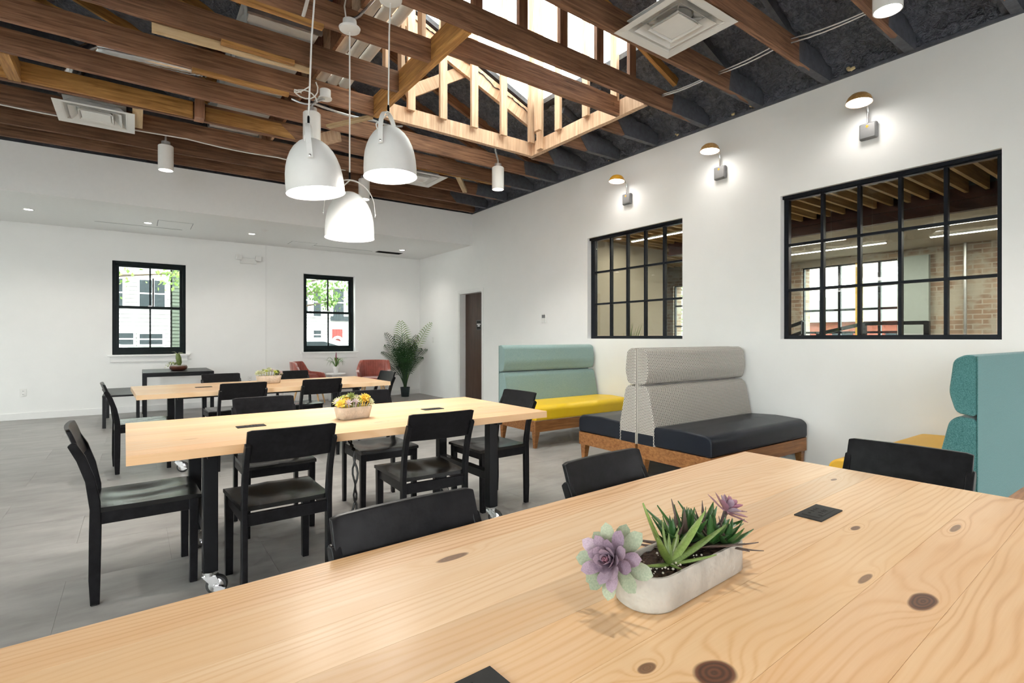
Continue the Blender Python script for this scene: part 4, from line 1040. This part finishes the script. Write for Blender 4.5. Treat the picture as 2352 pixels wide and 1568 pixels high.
wall_lamp('arched wall lamp with bright yellow shade above the smaller grid window', 4.68, 'yellowlamp')

# ------------------------------------------------------------------ fittings on the low ceiling and walls
for i, (x, y) in enumerate(((-1.19,9.70),(.156,9.78),(1.6,9.80),(4.34,9.85))):
    t = thing('recessed_downlight', ['recessed downlight in the dropped ceiling nearest the left edge', 'recessed downlight beside the flat panel seam, above the left sash window', 'recessed downlight above the emergency lamp', 'recessed downlight near the corner by the black slot vent'][i], 'light', (x, y, SOF_Z), 0, 'recessed downlights in the dropped ceiling')
    MB().lathe([(.045,-.001),(.062,-.006),(.065,0),(.045,.0)], 24).build('trim_ring', M['plastic'], t)
    MB().lathe([(0,-.002),(.046,-.002)], 20, cap=False).build('lens', M['glow'], t, recalc=False)
    lamp('SPOT', (0,0,-.02), 11, t, (0,0,0), .05, spot=130, blend=.8)
t = thing('slot_vent', 'black rectangular slot vent in the dropped ceiling near the corner', 'vent', (4.25, 10.30, SOF_Z))
MB().box(-.26, .26, -.09, .09, -.006, 0).build('vent_frame', M['blackplastic'], t)
for q in range(5): MB().box(-.24, .24, -.07+q*.032, -.062+q*.032, -.012, -.004).build('slat', M['slot'], t)
for lab, x0, x1, y0, y1 in (('white flush access panel in the dropped ceiling by a downlight', .28, .72, 9.45, 9.95), ('white flush access panel in the dropped ceiling near the lowest pendant', 2.32, 2.75, 10.1, 10.45)):
    t = thing('access_panel', lab, 'panel', ((x0+x1)/2, (y0+y1)/2, SOF_Z))
    a, b = (x1-x0)/2, (y1-y0)/2
    MB().box(-a, a, -b, b, -.003, 0).build('cover', M['ceil'], t)
    MB().box(-a-.008, a+.008, -b-.008, b+.008, -.0012, 0).build('shadow_gap', M['boxgrey'], t)
for lab, x0, x1, y in (('thin long linear slot in the dropped ceiling at the left', -.5, .62, 10.12), ('thin long linear slot in the dropped ceiling behind the pendants', 2.72, 3.9, 10.35)):
    t = thing('linear_slot', lab, 'vent', ((x0+x1)/2, y, SOF_Z)); a = (x1-x0)/2
    MB().box(-a, a, -.03, .03, -.002, 0).build('slot_plate', M['ceil'], t); MB().box(-a, a, -.034, -.026, -.003, 0).build('slot_line', M['boxgrey'], t)
o = MB().lathe([(0,-.018),(.04,-.016),(.055,-.006),(.058,0)], 24).build('smoke_sensor', M['plastic'], None, (1.72, 9.35, SOF_Z)); tag(o, 'small round white sensor on the dropped ceiling', 'sensor')
t = thing('emergency_lamp', 'two headed white emergency lamp high on the back wall', 'lamp', (1.71, YB, 2.69))
MB().box(-.14, .14, -.06, 0, -.07, .03).build('housing', M['plastic'], t, bevel=.01)
for s in (-1, 1):
    hd = MB().box(-.055, .055, -.05, .0, -.05, .05).build('lamp_head', M['plastic'], t, (s*.17, -.05, .035), (0, R(6), R(-12*s)), bevel=.016, seg=3)
    for r_ in range(3):
        for c_ in range(3): MB().box(-.012, .012, -.004, 0, -.01, .01).build('lens_cell', M['plastic'], hd, ((c_-1)*.032, -.05, (r_-1)*.028))
t = thing('thermostat', 'small white thermostat with grey screen left of the smaller grid window', 'thermostat', (XW, 6.4, 1.55))
MB().box(-.022, 0, -.055, .055, -.07, .07).build('case', M['plastic'], t, bevel=.006)
MB().box(-.0235, -.0215, -.04, .04, .005, .055).build('screen', M['boxgrey'], t)
for q in range(3): MB().box(-.025, -.021, -.035+q*.026, -.017+q*.026, -.045, -.03).build('button', M['trim'], t)
def outlet(name, lab, loc, rz, sw=False):
    t = thing(name, lab, 'switch' if sw else 'outlet', loc, rz)
    MB().box(-.037, .037, -.006, 0, -.06, .06).build('plate', M['plastic'], t, bevel=.002, seg=1)
    if sw: MB().box(-.014, .014, -.012, -.005, -.03, .03).build('rocker', M['trim'], t)
    else:
        for z in (-.025, .025):
            f = MB().box(-.016, .016, -.008, -.005, z-.016, z+.016).build('socket_face', M['trim'], t, bevel=.002, seg=1)
            MB().box(-.008, -.004, -.0085, -.007, z-.006, z+.006).box(.004, .008, -.0085, -.007, z-.006, z+.006).build('socket_slot', M['slot'], f)
outlet('wall_outlet', 'white double outlet low on the back wall at the left', (-1.39, YB, .41), 0)
outlet('wall_outlet', 'white outlet low on the back wall behind the far table', (1.74, YB, .47), 0)
outlet('light_switch', 'white light switch on the right wall beside the palm', (XW, 10.19, 1.2), R(-90), True)

# ------------------------------------------------------------------ back of the room: console, bench, armchairs, side table
t = thing('console_table', 'black metal console table against the back wall under the left window', 'table', (.55, 10.05, 0))
MB().box(-.46, .46, -.55, .55, .695, .725).build('tabletop', M['blackmetal'], t, bevel=.003)
MB().box(-.44, .44, -.53, .53, .66, .695).build('apron', M['blackmetal'], t)
for sx in (-1, 1):
    for sy in (-1, 1): MB().box(sx*.435-.025, sx*.435+.025, sy*.525-.025, sy*.525+.025, 0, .695).build('leg', M['blackmetal'], t)
t = thing('low_bench', 'low black bench beside the console, left of the far table', 'bench', (-.16, 9.75, 0))
MB().box(-.21, .21, -.65, .62, .43, .455).build('seat', M['blackmetal'], t, bevel=.003)
for sx in (-1, 1):
    for sy in (-1, 1): MB().box(sx*.19-.02, sx*.19+.02, sy*.58-.02, sy*.58+.02, 0, .43).build('leg', M['blackmetal'], t)
def armchair(label, x, y, rz):
    t = thing('armchair', label, 'armchair', (x, y, 0), rz, 'rust velvet bucket armchairs')
    # shell: u round the back (front opening at -y), v upwards
    def hgt(a):     # a in -1..1, 0 = back
        b = abs(a)
        if b < .40: return .80
        if b < .68:
            k = (b-.40)/.28; k = k*k*(3-2*k); return .80 - .195*k
        return .605 - .03*((b-.68)/.32) - (.09*max(0, (b-.93)/.07)**2)
    def shell(u, v, off):
        a = 2*u-1; th = a*R(128); rib = .006*abs(math.sin(u*math.pi*24)) if off < 0 else 0
        flare = .04*v*(1-.5*abs(a)); rx = .255+off+flare-rib; ry = .245+off+flare-rib
        X = rx*math.sin(th)*(1.08 if abs(a) > .4 else 1); Y = ry*math.cos(th)
        if abs(a) > .72: Y -= .10*(abs(a)-.72)/.28
        z0 = .36
        return (X, Y, z0 + (hgt(a)-z0)*v)
    nu, nv = 96, 10; mb = MB()
    mb.grid(lambda u, v: shell(u, v, .03), nu, nv); mb.grid(lambda u, v: shell(u, v, -.02), nu, nv)
    n = nv+1; off = (nu+1)*n
    ring = [(i,0) for i in range(nu+1)] + [(nu,jj) for jj in range(1,n)] + [(i,nv) for i in range(nu-1,-1,-1)] + [(0,jj) for jj in range(nv-1,0,-1)]
    for k in range(len(ring)):
        a, b = ring[k], ring[(k+1) % len(ring)]
        mb.f.append([a[0]*n+a[1], b[0]*n+b[1], off+b[0]*n+b[1], off+a[0]*n+a[1]]); mb.sm.append(True); mb.uv.append(None)
    mb.build('shell', M['velvet'], t, angle=75)
    MB().prism(rounded([(-.24,-.30),(.24,-.30),(.26,-.05),(.20,.20),(0,.25),(-.20,.20),(-.26,-.05)], .06), .37, .47, 'xy').build('seat_cushion', M['velvet'], t, bevel=.03, seg=3, angle=60)
    for sx in (-1, 1):
        for sy in (-1, 1): MB().tube([(sx*.16, sy*.16-.03, .37), (sx*.235, sy*.235-.03, 0)], [.02,.011], 10).build('leg', M['beech'], t)
    return t
armchair('rust velvet armchair left of the bromeliad, turned to the right', 2.62, 10.25, R(62))
armchair('rust velvet armchair right of the bromeliad, partly before the palm', 3.86, 10.15, R(-28))
t = thing('side_table', 'small white side table between the rust armchairs', 'table', (3.22, 10.50, 0))
MB().lathe([(0,.52),(.19,.52),(.195,.53),(.19,.545),(0,.545)], 32).build('tabletop', M['trim'], t)
MB().box(-.11, .11, -.11, .11, 0, .52).build('column', M['trim'], t, bevel=.01)
def arcleaf(L, wd, rise, droop, n=7, ring=5, th=.25):
    pts = []; rr = []
    for k in range(n+1):
        u = k/n; pts.append((L*u*(1-.25*u*droop), 0, rise*math.sin(u*math.pi*(.5+.45*droop)))); rr.append(max(.0008, wd*(math.sin(math.pi*min(1, .12+u*.88))**.8)))
    return MB().tube(pts, rr, ring, sq=th)
t = thing('bromeliad', 'bromeliad with crimson flower spike in a white pot on the side table', 'plant', (3.22, 10.48, .545))
MB().lathe([(.042,0),(.062,.135),(.056,.135),(.05,.12),(0,.12)], 24).build('pot', M['trim'], t)
for q in range(18):
    a = q*2.4; dr_ = (q % 3)/2
    arcleaf(random.uniform(.17,.25), .011, random.uniform(.10,.2), .25+.75*dr_).build('leaf', M['brom'], t, (0,0,.12), (0,0,a))
MB().tube([(0,0,.1),(0,0,.25),(.004,0,.38)], [.01,.012,.006], 8).build('flower_stem', M['bract'], t)
for q in range(26):
    u = q/25; arcleaf(.035*(1.2-.5*u)+.01, .007, .02, .0, 4).build('bract', M['bract'], t, (.003,0,.22+.16*u), (0, R(-25-25*u), q*2.4))
# bonsai bowl on the console
t = thing('bonsai_bowl', 'spiky cactus and trailing succulent in a brown bowl on the console', 'plant', (.56, 9.95, .725))
MB().lathe([(.08,0),(.115,.02),(.125,.05),(.115,.075),(.105,.075),(.1,.06),(0,.06)], 28).build('bowl', M['bowl'], t)
MB().lathe([(.1165,.072),(.112,.085),(.10,.085),(.1,.07)], 28).build('rim', M['concrete'], t)
MB().tube([(0.01,0,.06),(.012,0,.12),(.0,0,.2),(-.01,0,.27)], [.015,.036,.04,.024], 12).build('stem', M['olive'], t)
for q in range(16): arcleaf(random.uniform(.06,.12), .006, random.uniform(-.03,.05), .4).build('leaf', M['pale'], t, (-.01,0,.26), (0,0,q*2.4))
for q in range(34):
    a = math.pi + random.uniform(-.9,.9); r_ = random.uniform(.03,.2); z = .10 - max(0, r_-.12)*.7 + random.uniform(-.01,.02)
    arcleaf(.03, .010, .012, .3, 4, 4, .4).build('leaf', M['olive'] if q % 3 else M['pale'], t, (r_*math.cos(a), r_*math.sin(a)*.6, z), (random.uniform(-.6,.6), random.uniform(-.8,.3), random.uniform(0,6.28)))
# palm in the corner
t = thing('potted_palm', 'tall potted palm with dark and bright green fronds in the corner', 'plant', (4.66, 10.42, 0))
MB().lathe([(.08,0),(.10,.19),(.104,.20),(.095,.20),(.09,.17),(0,.17)], 28).build('pot', M['potblack'], t)
def frond(parent, az, L, h0, lean, droop, mat, ll=.2, twist=0, roll=0):
    pts = []; n = 26
    for k in range(n+1):
        u = k/n; out = lean*L*(u**1.6); pts.append(Vector((out, 0, h0*0 + L*u*(1-droop*u*u*.55))))
    mb = MB()
    for k in range(9, n+1):
        u = (k-8)/(n-8); p = pts[k]; d = (pts[min(n,k+1)]-pts[k-1]).normalized()
        ln = ll*(math.sin(math.pi*(.15+.80*u))**.7)
        for s in (-1, 1):
            tw = R(roll)*(.4+.6*u); sd = Vector((math.sin(tw)*s, math.cos(tw)*s, 0)); dirv = (sd*.80 + d*.62 + Vector((0,0,-.05))).normalized()
            nrm = dirv.cross(d).normalized(); w_ = d*.0085
            q = p; r1 = p + dirv*ln*.5 + Vector((0,0,.01)); r2 = p + dirv*ln + Vector((0,0,-.04))
            mb.add([q-w_*.5, q+w_*.5, r1+w_, r1-w_, r2], [(0,1,2,3),(3,2,4)], smooth=True)
    mb.tube(pts, [.008*(1-.8*k/n)+.0015 for k in range(n+1)], 5)
    o = mb.build('frond', mat, parent, (.02*math.cos(az), .02*math.sin(az), .17))
    o.rotation_euler = (Matrix.Rotation(az, 3, 'Z') @ Matrix.Rotation(R(twist), 3, 'Z')).to_euler()
    return o
# angles: 0 = +x, 235deg = toward camera
F = [(R(215),1.48,.12,.1,'palmlight',.27),(R(-35),1.50,.40,.15,'palmlight',.20),(R(170),1.30,.34,.2,'palm',.2),(R(200),1.25,.22,.2,'palm',.22),(R(250),1.1,.26,.25,'palm',.22),
     (R(290),1.05,.30,.25,'palm',.2),(R(150),.95,.55,.35,'palm',.19),(R(-20),.98,.50,.3,'palm',.18),(R(30),1.1,.34,.25,'palm',.2),(R(95),1.1,.2,.2,'palm',.2),(R(225),.85,.35,.35,'palm',.18),(R(310),.85,.5,.4,'palm',.16),(R(185),.80,.8,.55,'palm',.19),(R(240),1.2,.1,.1,'palm',.22),(R(330),1.25,.2,.2,'palm',.2),(R(205),1.0,.3,.3,'palm',.22),(R(265),.95,.22,.25,'palm',.22),(R(180),1.1,.42,.3,'palm',.22),(R(235),1.0,.16,.2,'palm',.24),(R(300),1.15,.15,.2,'palm',.22),(R(345),1.0,.36,.3,'palm',.2)]
for az, L, ln, dp, m, ll in F:
    side = math.cos(az - R(325))                     # roll sideways fronds so that their blades face the room
    frond(t, az, L, .17, ln*.85, dp, M[m], ll*1.05, roll=62*side)

# ------------------------------------------------------------------ planters
def succ_leaf(L, wd, th, tip, curl, n=6, ring=6):
    """fleshy leaf along +x; tip: 0 rounded .. 1 pointed"""
    mb = MB(); vs = []
    for k in range(n+1):
        u = k/n
        wv = (math.sin(math.pi*(.06+.50*u)) * math.sqrt(max(0, 1-max(0,(u-.55)/.45)**2.4)) if tip < .5 else (.45+.55*math.sin(math.pi*min(1,u*1.6)/1.0*.5))*(1-u)**.75 + .0)
        if tip > 1.5: wv = (.62+.38*math.sin(math.pi*u))*math.sqrt(max(0, 1-u**3.2))*(1-.25*u)
        wv = max(wv, .02) if k < n else .03
        tv = th*(1-.75*u) + .0004
        for a in range(ring):
            an = 2*math.pi*a/ring
            c, s = math.cos(an), math.sin(an)
            cup = .28*wd*(c*wv)**2/wd if tip < .5 else .1*(c*wv)**2
            vs.append((L*u, c*wd*wv, s*tv + curl*L*u*u + cup*wd))
    fs = [(i*ring+k, i*ring+(k+1)%ring, (i+1)*ring+(k+1)%ring, (i+1)*ring+k) for i in range(n) for k in range(ring)]
    fs += [tuple(range(ring))[::-1], tuple(n*ring+k for k in range(ring))]
    mb.add(vs, fs, smooth=True); return mb
LEAVES = {}
def leafmesh(key, *a):
    if key not in LEAVES: LEAVES[key] = succ_leaf(*a[:-1]).mesh('leaf', M[a[-1]], angle=80)
    return LEAVES[key]
def rosette(parent, loc, rot, size, count, meshes, name='rosette', out=75, inn=12, rs=1):
    """separate leaves in a spiral; meshes picked from outer to inner"""
    r_ = part_empty(name, parent, loc, rot); g = random.Random(rs)
    for k in range(count):
        u = k/(count-1)                      # 0 outer .. 1 inner
        pitch = R(out + (inn-out)*(1-(1-u)**1.3)) ; s = size*(1-.55*u)*g.uniform(.9,1.08)
        me = meshes[min(len(meshes)-1, int(u*len(meshes)))]
        o = link('leaf', me, r_, (0,0,.012*u*size*12), (0,0,0)); o.scale = (s,s,s)
        o.rotation_euler = (Matrix.Rotation(k*2.39996+g.uniform(-.1,.1), 3, 'Z') @ Matrix.Rotation(-(math.pi/2-pitch), 3, 'Y')).to_euler()
    return r_
def trough(L, W, H, wall=.009, taper=.0, round_=None, n=10):
    def stad(l, w_):
        r = min(round_ or w_/2, w_/2-.001); out = []
        for cx, cy, a0 in ((l/2-r, w_/2-r, 0), (-l/2+r, w_/2-r, 90), (-l/2+r, -w_/2+r, 180), (l/2-r, -w_/2+r, 270)):
            for k in range(n+1): a = R(a0+90*k/n); out.append((cx+r*math.cos(a), cy+r*math.sin(a)))
        return out
    lv = [(L-2*taper-.012, W-2*taper-.012, 0), (L-2*taper, W-2*taper, .006), (L, W, H-.004), (L-.004, W-.004, H), (L-2*wall+.004, W-2*wall+.004, H), (L-2*wall, W-2*wall, H-.004), (L-2*wall, W-2*wall, H-.02)]
    mb = MB(); vs = []; N = 4*(n+1)
    for l, w_, z in lv: vs += [(x, y, z) for x, y in stad(l, w_)]
    fs = [(i*N+k, i*N+(k+1)%N, (i+1)*N+(k+1)%N, (i+1)*N+k) for i in range(len(lv)-1) for k in range(N)] + [tuple(range(N))[::-1], tuple((len(lv)-1)*N+k for k in range(N))]
    return mb.add(vs, fs, smooth=True)
pl = thing('succulent_planter', 'pale concrete trough with mauve rosettes and dark aloe on the nearest table', 'planter', (.912, .675, .7503), R(4))
trough(.352, .118, .066, round_=.056).build('pot', M['concrete'], pl, angle=50)
def soil_fn(u, v):
    x = (u-.5)*.325; y = (v-.5)*.098*math.sqrt(max(0, 1-max(0, (abs(x)-.110)/.056)**2)); return (x, y, .058 + .006*noise.noise(Vector((x*60,y*60,0))))
MB().grid(soil_fn, 30, 8).build('soil', M['soil'], pl, recalc=False)
g = random.Random(4)
for q in range(46):
    s = g.uniform(.0012,.0028); o = MB().lathe([(0,-s),(s,-s*.2),(s*.8,s*.6),(0,s)], 5, Matrix.Translation((g.uniform(-.14,.02), g.uniform(-.036,.036), .062)))
    o.build('perlite_grain', M['perlite'], pl)
mv = leafmesh('mauve', 1, .21, .05, 0, .12, 9, 6, 'mauve'); mg = leafmesh('mauvegreen', 1, .22, .05, 0, .1, 9, 6, 'mauvegreen'); pk = leafmesh('pink', 1, .22, .045, 0, .15, 9, 6, 'pinkleaf')
# tube axis of a rosette is +z; tip it out over the left end toward the viewer
rosette(pl, (-.205,.010,.094), Euler((R(14), R(-66), 0)), .074, 40, [mg, mg, mv, mv, mv, mv, mv, pk], out=108, inn=10, rs=3)
MB().tube([(-.13,.0,.05),(-.17,.003,.08),(-.215,.006,.098)], [.007,.008,.006], 8).build('stem', M['mauvegreen'], pl)
rosette(pl, (.172,-.0,.108), Euler((R(22), R(30), 0)), .052, 28, [pk, mv, pk, pk], out=95, inn=20, rs=5)
MB().tube([(.13,.0,.05),(.155,0,.08),(.172,0,.108)], [.006,.006,.005], 8).build('stem', M['hawtip'], pl)
# big pale aloe: ten upright strap leaves
al = leafmesh('aloe', 1, .088, .05, 2, .06, 10, 6, 'aloe'); hw = leafmesh('haw', 1, .205, .05, 1, .08, 7, 6, 'haw'); ht = leafmesh('hawtip', 1, .125, .04, 1, .10, 7, 6, 'hawtip')
ap_ = part_empty('aloe', pl, (-.062, -.012, .056))
for az, pitch, L in ((200,38,.125),(150,62,.135),(100,75,.085),(55,80,.06),(-10,38,.135),(-28,26,.14),(185,12,.10),(-55,15,.09),(230,14,.075),(20,30,.09)):
    o = link('leaf', al, ap_); o.scale = (L, L*1.05, L)
    o.rotation_euler = (Matrix.Rotation(R(az), 3, 'Z') @ Matrix.Rotation(-R(pitch), 3, 'Y')).to_euler()
for (x, y, z, cnt, sz, sd) in ((.040,.018,.058,20,.125,1), (.075,-.020,.060,18,.10,2), (.105,.012,.060,18,.105,3), (.005,.024,.058,14,.10,4), (.105,-.038,.056,16,.09,6)):
    rosette(pl, (x,y,z), Euler((R(random.uniform(-12,12)), R(random.uniform(-10,14)), 0)), sz, cnt, [ht, hw, hw, ht, hw, hw], 'dark_aloe', out=98, inn=6, rs=sd)

def mini_planter(label, x, y, rz, L, W, H, potmat, seed, cols, mat_round):
    t = thing('flower_planter', label, 'planter', (x, y, .7503), rz, 'small concrete planters on the farther tables')
    trough(L, W, H, .008, .012, mat_round).build('pot', M[potmat], t, angle=50)
    MB().box(-L/2+.02, L/2-.02, -W/2+.02, W/2-.02, H-.03, H-.012).build('soil', M['soil'], t)
    g = random.Random(seed); n = 22
    for k in range(n):
        px = ((k+.5)/n-.5)*L*1.0; py = ((k*7) % 5/4-.5)*W*.75; hz = H + .010 + .048*(1-(1.7*px/L)**2)*g.uniform(.3,1.1)
        c = cols[k % len(cols)]; mb = MB(); s = g.uniform(.030,.042)
        tilt = Euler((-py/W*1.6, px/L*1.5, 0)).to_matrix()
        for q in range(22):
            u = q/21; pitch = R(88-70*u); az = q*2.39996
            Mx = (Matrix.Translation((px,py,hz)) @ (tilt @ Matrix.Rotation(az,3,'Z') @ Matrix.Rotation(-(math.pi/2-pitch),3,'Y')).to_4x4())
            lf = succ_leaf(s*(1-.4*u), s*.25, s*.10, 1 if k % 3 else 0, .15, 4, 4); mb.add(lf.v, lf.f, Mx, True)
        mb.tube([(px*.8,py*.8,H-.02),(px,py,hz)], .004, 5)
        mb.build('blossom', M[c], t, angle=80)
mini_planter('tan concrete planter with yellow and lavender succulents on the middle table', 1.10, 3.235, R(8), .215, .125, .075, 'concrete2', 11, ['yel','lav','pale','yel','lime','lav','yel','pale','olive'], .028)
mini_planter('pale concrete planter with muted green succulents on the far table', 1.19, 6.25, R(5), .25, .13, .085, 'concrete2', 23, ['pale','lime','lav','pale','olive','pale','lav'], .04)

# ------------------------------------------------------------------ outdoors beyond the back windows
GZ = -.35
struct('ground', 'pale street and pavement outside the back windows', 'ground', MB().box(-60, 60, -60, 70, GZ-.2, GZ).box(-60,-59,-60,70,GZ,GZ+.1), M['asphalt'])
def house(name, label, x0, x1, y, zt, mat, wins, door=None, pitch=.115):
    t = thing(name, label, 'house', ((x0+x1)/2, y, GZ)); cx = (x0+x1)/2
    MB().box(x0-cx, x1-cx, .02, 5, 0, zt-GZ).build('wall_body', M[mat], t)
    z = 0; bd = MB().box(x0-cx, x1-cx, 0, .02, 0, pitch-.004); k = 0
    mb = MB()
    while z < zt-GZ:
        mb.add([(x0-cx,-.022,z),(x1-cx,-.022,z),(x1-cx,.012,z+pitch),(x0-cx,.012,z+pitch),(x0-cx,.02,z),(x1-cx,.02,z)], [(0,1,2,3),(0,4,5,1)]); z += pitch
    o = mb.build('siding', M[mat], t); o['kind'] = 'stuff'
    for (a, b, c, d_) in wins:
        f = MB().box(a-cx-.05, b-cx+.05, -.06, .0, c-GZ-.05, d_-GZ+.06).build('window_frame', M['trim'], t)
        zm = (c+d_)/2
        for (p, q) in ((c, zm-.02), (zm+.02, d_)): MB().box(a-cx, b-cx, -.066, -.055, p-GZ, q-GZ).build('pane', M['extglass'], f)
    if door:
        a, b, c, d_ = door
        f = MB().box(a-cx-.12, b-cx+.12, -.07, 0, c-GZ, d_-GZ+.12).build('door_frame', M['trim'], t)
        MB().box(a-cx, b-cx, -.085, -.06, c-GZ, d_-GZ).build('door_leaf', M['reddoor'], f)
        wr = MB(); pts = [(math.cos(R(k*20))*.16+(a+b)/2-cx, -.11, math.sin(R(k*20))*.16+(d_-.45)-GZ) for k in range(19)]
        wr.tube(pts, .05, 8).build('wreath', M['trim'], f)
        MB().box(a-cx-.05, b-cx+.35, -.09, -.06, d_-GZ+.30, d_-GZ+.46).build('transom', M['extglass'], t)
    return t
house('white_house', 'white clapboard house across the street seen through the left window', -8, .86, 19, 7.5, 'siding', [(-.75,-.30,2.16,2.95),(.10,.40,2.16,2.95),(.46,.72,2.16,2.95),(-.75,-.05,1.05,1.38),(.10,.66,1.05,1.36),(-3,-2.2,2.1,3),(-3,-2.2,1.0,1.5)])
house('sage_house', 'sage green clapboard house beside the white one', .98, 4.0, 20.5, 7.0, 'sage', [])
house('door_house', 'white house with a red door across the street seen through the right window', 4.1, 14, 19, 7.5, 'siding', [(4.55,4.85,2.1,3.0),(5.05,5.30,2.0,3.0),(5.72,6.1,2.0,3.0),(6.35,6.6,2.0,3.0),(4.62,4.80,1.2,1.45),(5.05,5.3,1.2,1.5)], (5.68,6.05,.0,1.55))
def car(label, x, y, flip=1):
    t = thing('parked_car', label, 'car', (x, y, GZ), 0 if flip > 0 else math.pi)
    body = [(-2.2,.32),(-2.25,.62),(-2.1,.92),(-1.2,1.0),(1.3,.98),(2.1,.86),(2.3,.6),(2.25,.32)]
    MB().prism(rounded(body, .15), -.88, .88, 'xz').build('body', M['carpaint'], t, bevel=.05, seg=3, angle=60)
    cab = [(-2.05,.95),(-1.75,1.48),(-1.2,1.60),(.2,1.60),(.75,1.45),(1.35,.97)]
    MB().prism(rounded(cab, .12), -.74, .74, 'xz').build('cabin', M['carpaint'], t, bevel=.05, seg=3, angle=60)
    for s in (-1, 1):
        MB().prism([(-1.75,1.04),(-1.55,1.44),(-1.1,1.50),(-.45,1.50),(-.45,1.04)], s*.74-.01, s*.74+.01, 'xz').build('side_window', M['extglass'], t)
        MB().prism([(-.35,1.04),(-.35,1.50),(.15,1.50),(.62,1.36),(1.08,1.04)], s*.74-.01, s*.74+.01, 'xz').build('side_window', M['extglass'], t)
        for wx in (-1.4, 1.45): MB().lathe([(0,-.1),(.33,-.1),(.35,-.06),(.35,.06),(.33,.1),(0,.1)], 24, Matrix.Translation((wx, s*.82, .35)) @ Matrix.Rotation(R(90), 4, 'X')).build('wheel', M['rubber'], t)
    return t
car('white parked car whose roof shows at the foot of the left window', -1.0, 14.2, 1)
car('white parked car at the foot of the right window', 3.75, 14.4, 1)
def tree(label, x, y, h, spots, n, seed):
    t = thing('street_tree', label, 'tree', (x, y, GZ)); g = random.Random(seed)
    MB().tube([(0,0,0),(.05,0,1.5),(0,.1,3.0),(.1,.1,h)], [.16,.13,.10,.03], 10).build('trunk', M['bark'], t)
    mb = MB()
    for (cx, cy, cz, r) in spots:
        MB().tube([(0,.05,min(h-.4, max(1.6, cz-GZ-.4))), ((cx-x)*.6,(cy-y)*.6,cz-GZ-.1), (cx-x,cy-y,cz-GZ)], [.05,.03,.01], 6).build('branch', M['bark'], t)
        for q in range(n):
            p = Vector((g.gauss(0,r), g.gauss(0,r), g.gauss(0,r*.75))) + Vector((cx-x, cy-y, cz-GZ)); e = Euler((g.uniform(0,6),g.uniform(0,6),g.uniform(0,6))).to_matrix(); s = g.uniform(.04,.075)
            mb.add([p+e@Vector(v)*s for v in ((-1,0,0),(0,-.55,.1),(1,0,0),(0,.55,.1))], [(0,1,2,3)])
    mb.build('crown', M['treeleaf'], t, recalc=False)
tree('leafy street tree reaching into the top of the left window', -1.9, 16.2, 5.5, [(-.45,15.6,3.05,.28),(.85,15.6,2.85,.26),(-.7,15.8,2.5,.25),(-1.5,16.2,4.2,.7),(.2,16,3.6,.5),(-2.6,16,4.4,.7)], 130, 2)
tree('leafy street tree reaching into the top of the right window', 3.3, 16.4, 5.8, [(4.0,15.8,2.85,.34),(4.3,15.8,2.55,.2),(4.9,15.8,2.7,.3),(5.3,16,3.1,.35),(4.4,16,3.6,.5),(3.0,16.3,4.6,.8),(4.7,15.9,2.3,.12)], 130, 3)
tree('green tree outside the neighbouring room, in the smaller grid window', 13.2, 8.3, 5.0, [(12.5,8.6,1.4,.5),(12.8,8.0,2.0,.5),(13.0,9.2,2.3,.6),(13,7.5,1.2,.5),(13.5,8.6,3.4,.8)], 260, 5)
t = thing('brick_house', 'red brick house outside the far steel window', 'house', (19, 7.0, GZ))
MB().box(-.5, 4, -3.5, 2.5, 0, 2.1).build('wall_body', M['extbrick'], t); MB().prism([(-3.8,2.1),(2.8,2.1),(-.5,3.6)], -.7, 4.2, 'yz').build('roof', M['asphalt'], t)
for yy in (-2.6,-1.2,.3,1.6): MB().box(-.53, -.5, yy, yy+.6, .9, 1.8).build('window', M['extglass'], t)

t = thing('corner_house', 'red brick house across the side street', 'house', (-18, 7.5, GZ), math.pi)
MB().box(-.5, 4, -2.5, 3.5, 0, 3.4).build('wall_body', M['extbrick'], t); MB().prism([(-2.8,3.4),(3.8,3.4),(.5,5.2)], -.7, 4.2, 'yz').build('roof', M['asphalt'], t)
for yy in (-1.6,-.2,1.3,2.4): MB().box(-.53, -.5, yy, yy+.6, 1.2, 2.4).build('window', M['extglass'], t)
t = thing('gabled_house', 'white gabled house across the side street', 'house', (-17, 12.5, GZ), math.pi)
MB().box(-.5, 4, -2.0, 2.0, 0, 4.0).build('wall_body', M['siding'], t); MB().prism([(-2.3,4.0),(2.3,4.0),(0,5.8)], -.7, 4.2, 'yz').build('roof', M['asphalt'], t)
for yy in (-1.3,.6): MB().box(-.53, -.5, yy, yy+.6, 1.2, 2.4).build('window', M['extglass'], t)
tree('green tree across the side street', -12.5, 9.6, 5.0, [(-12.5,9.4,1.3,.5),(-12.6,10.2,1.9,.5),(-12.4,8.8,2.4,.5),(-12.5,9.6,3.6,.8)], 200, 9)
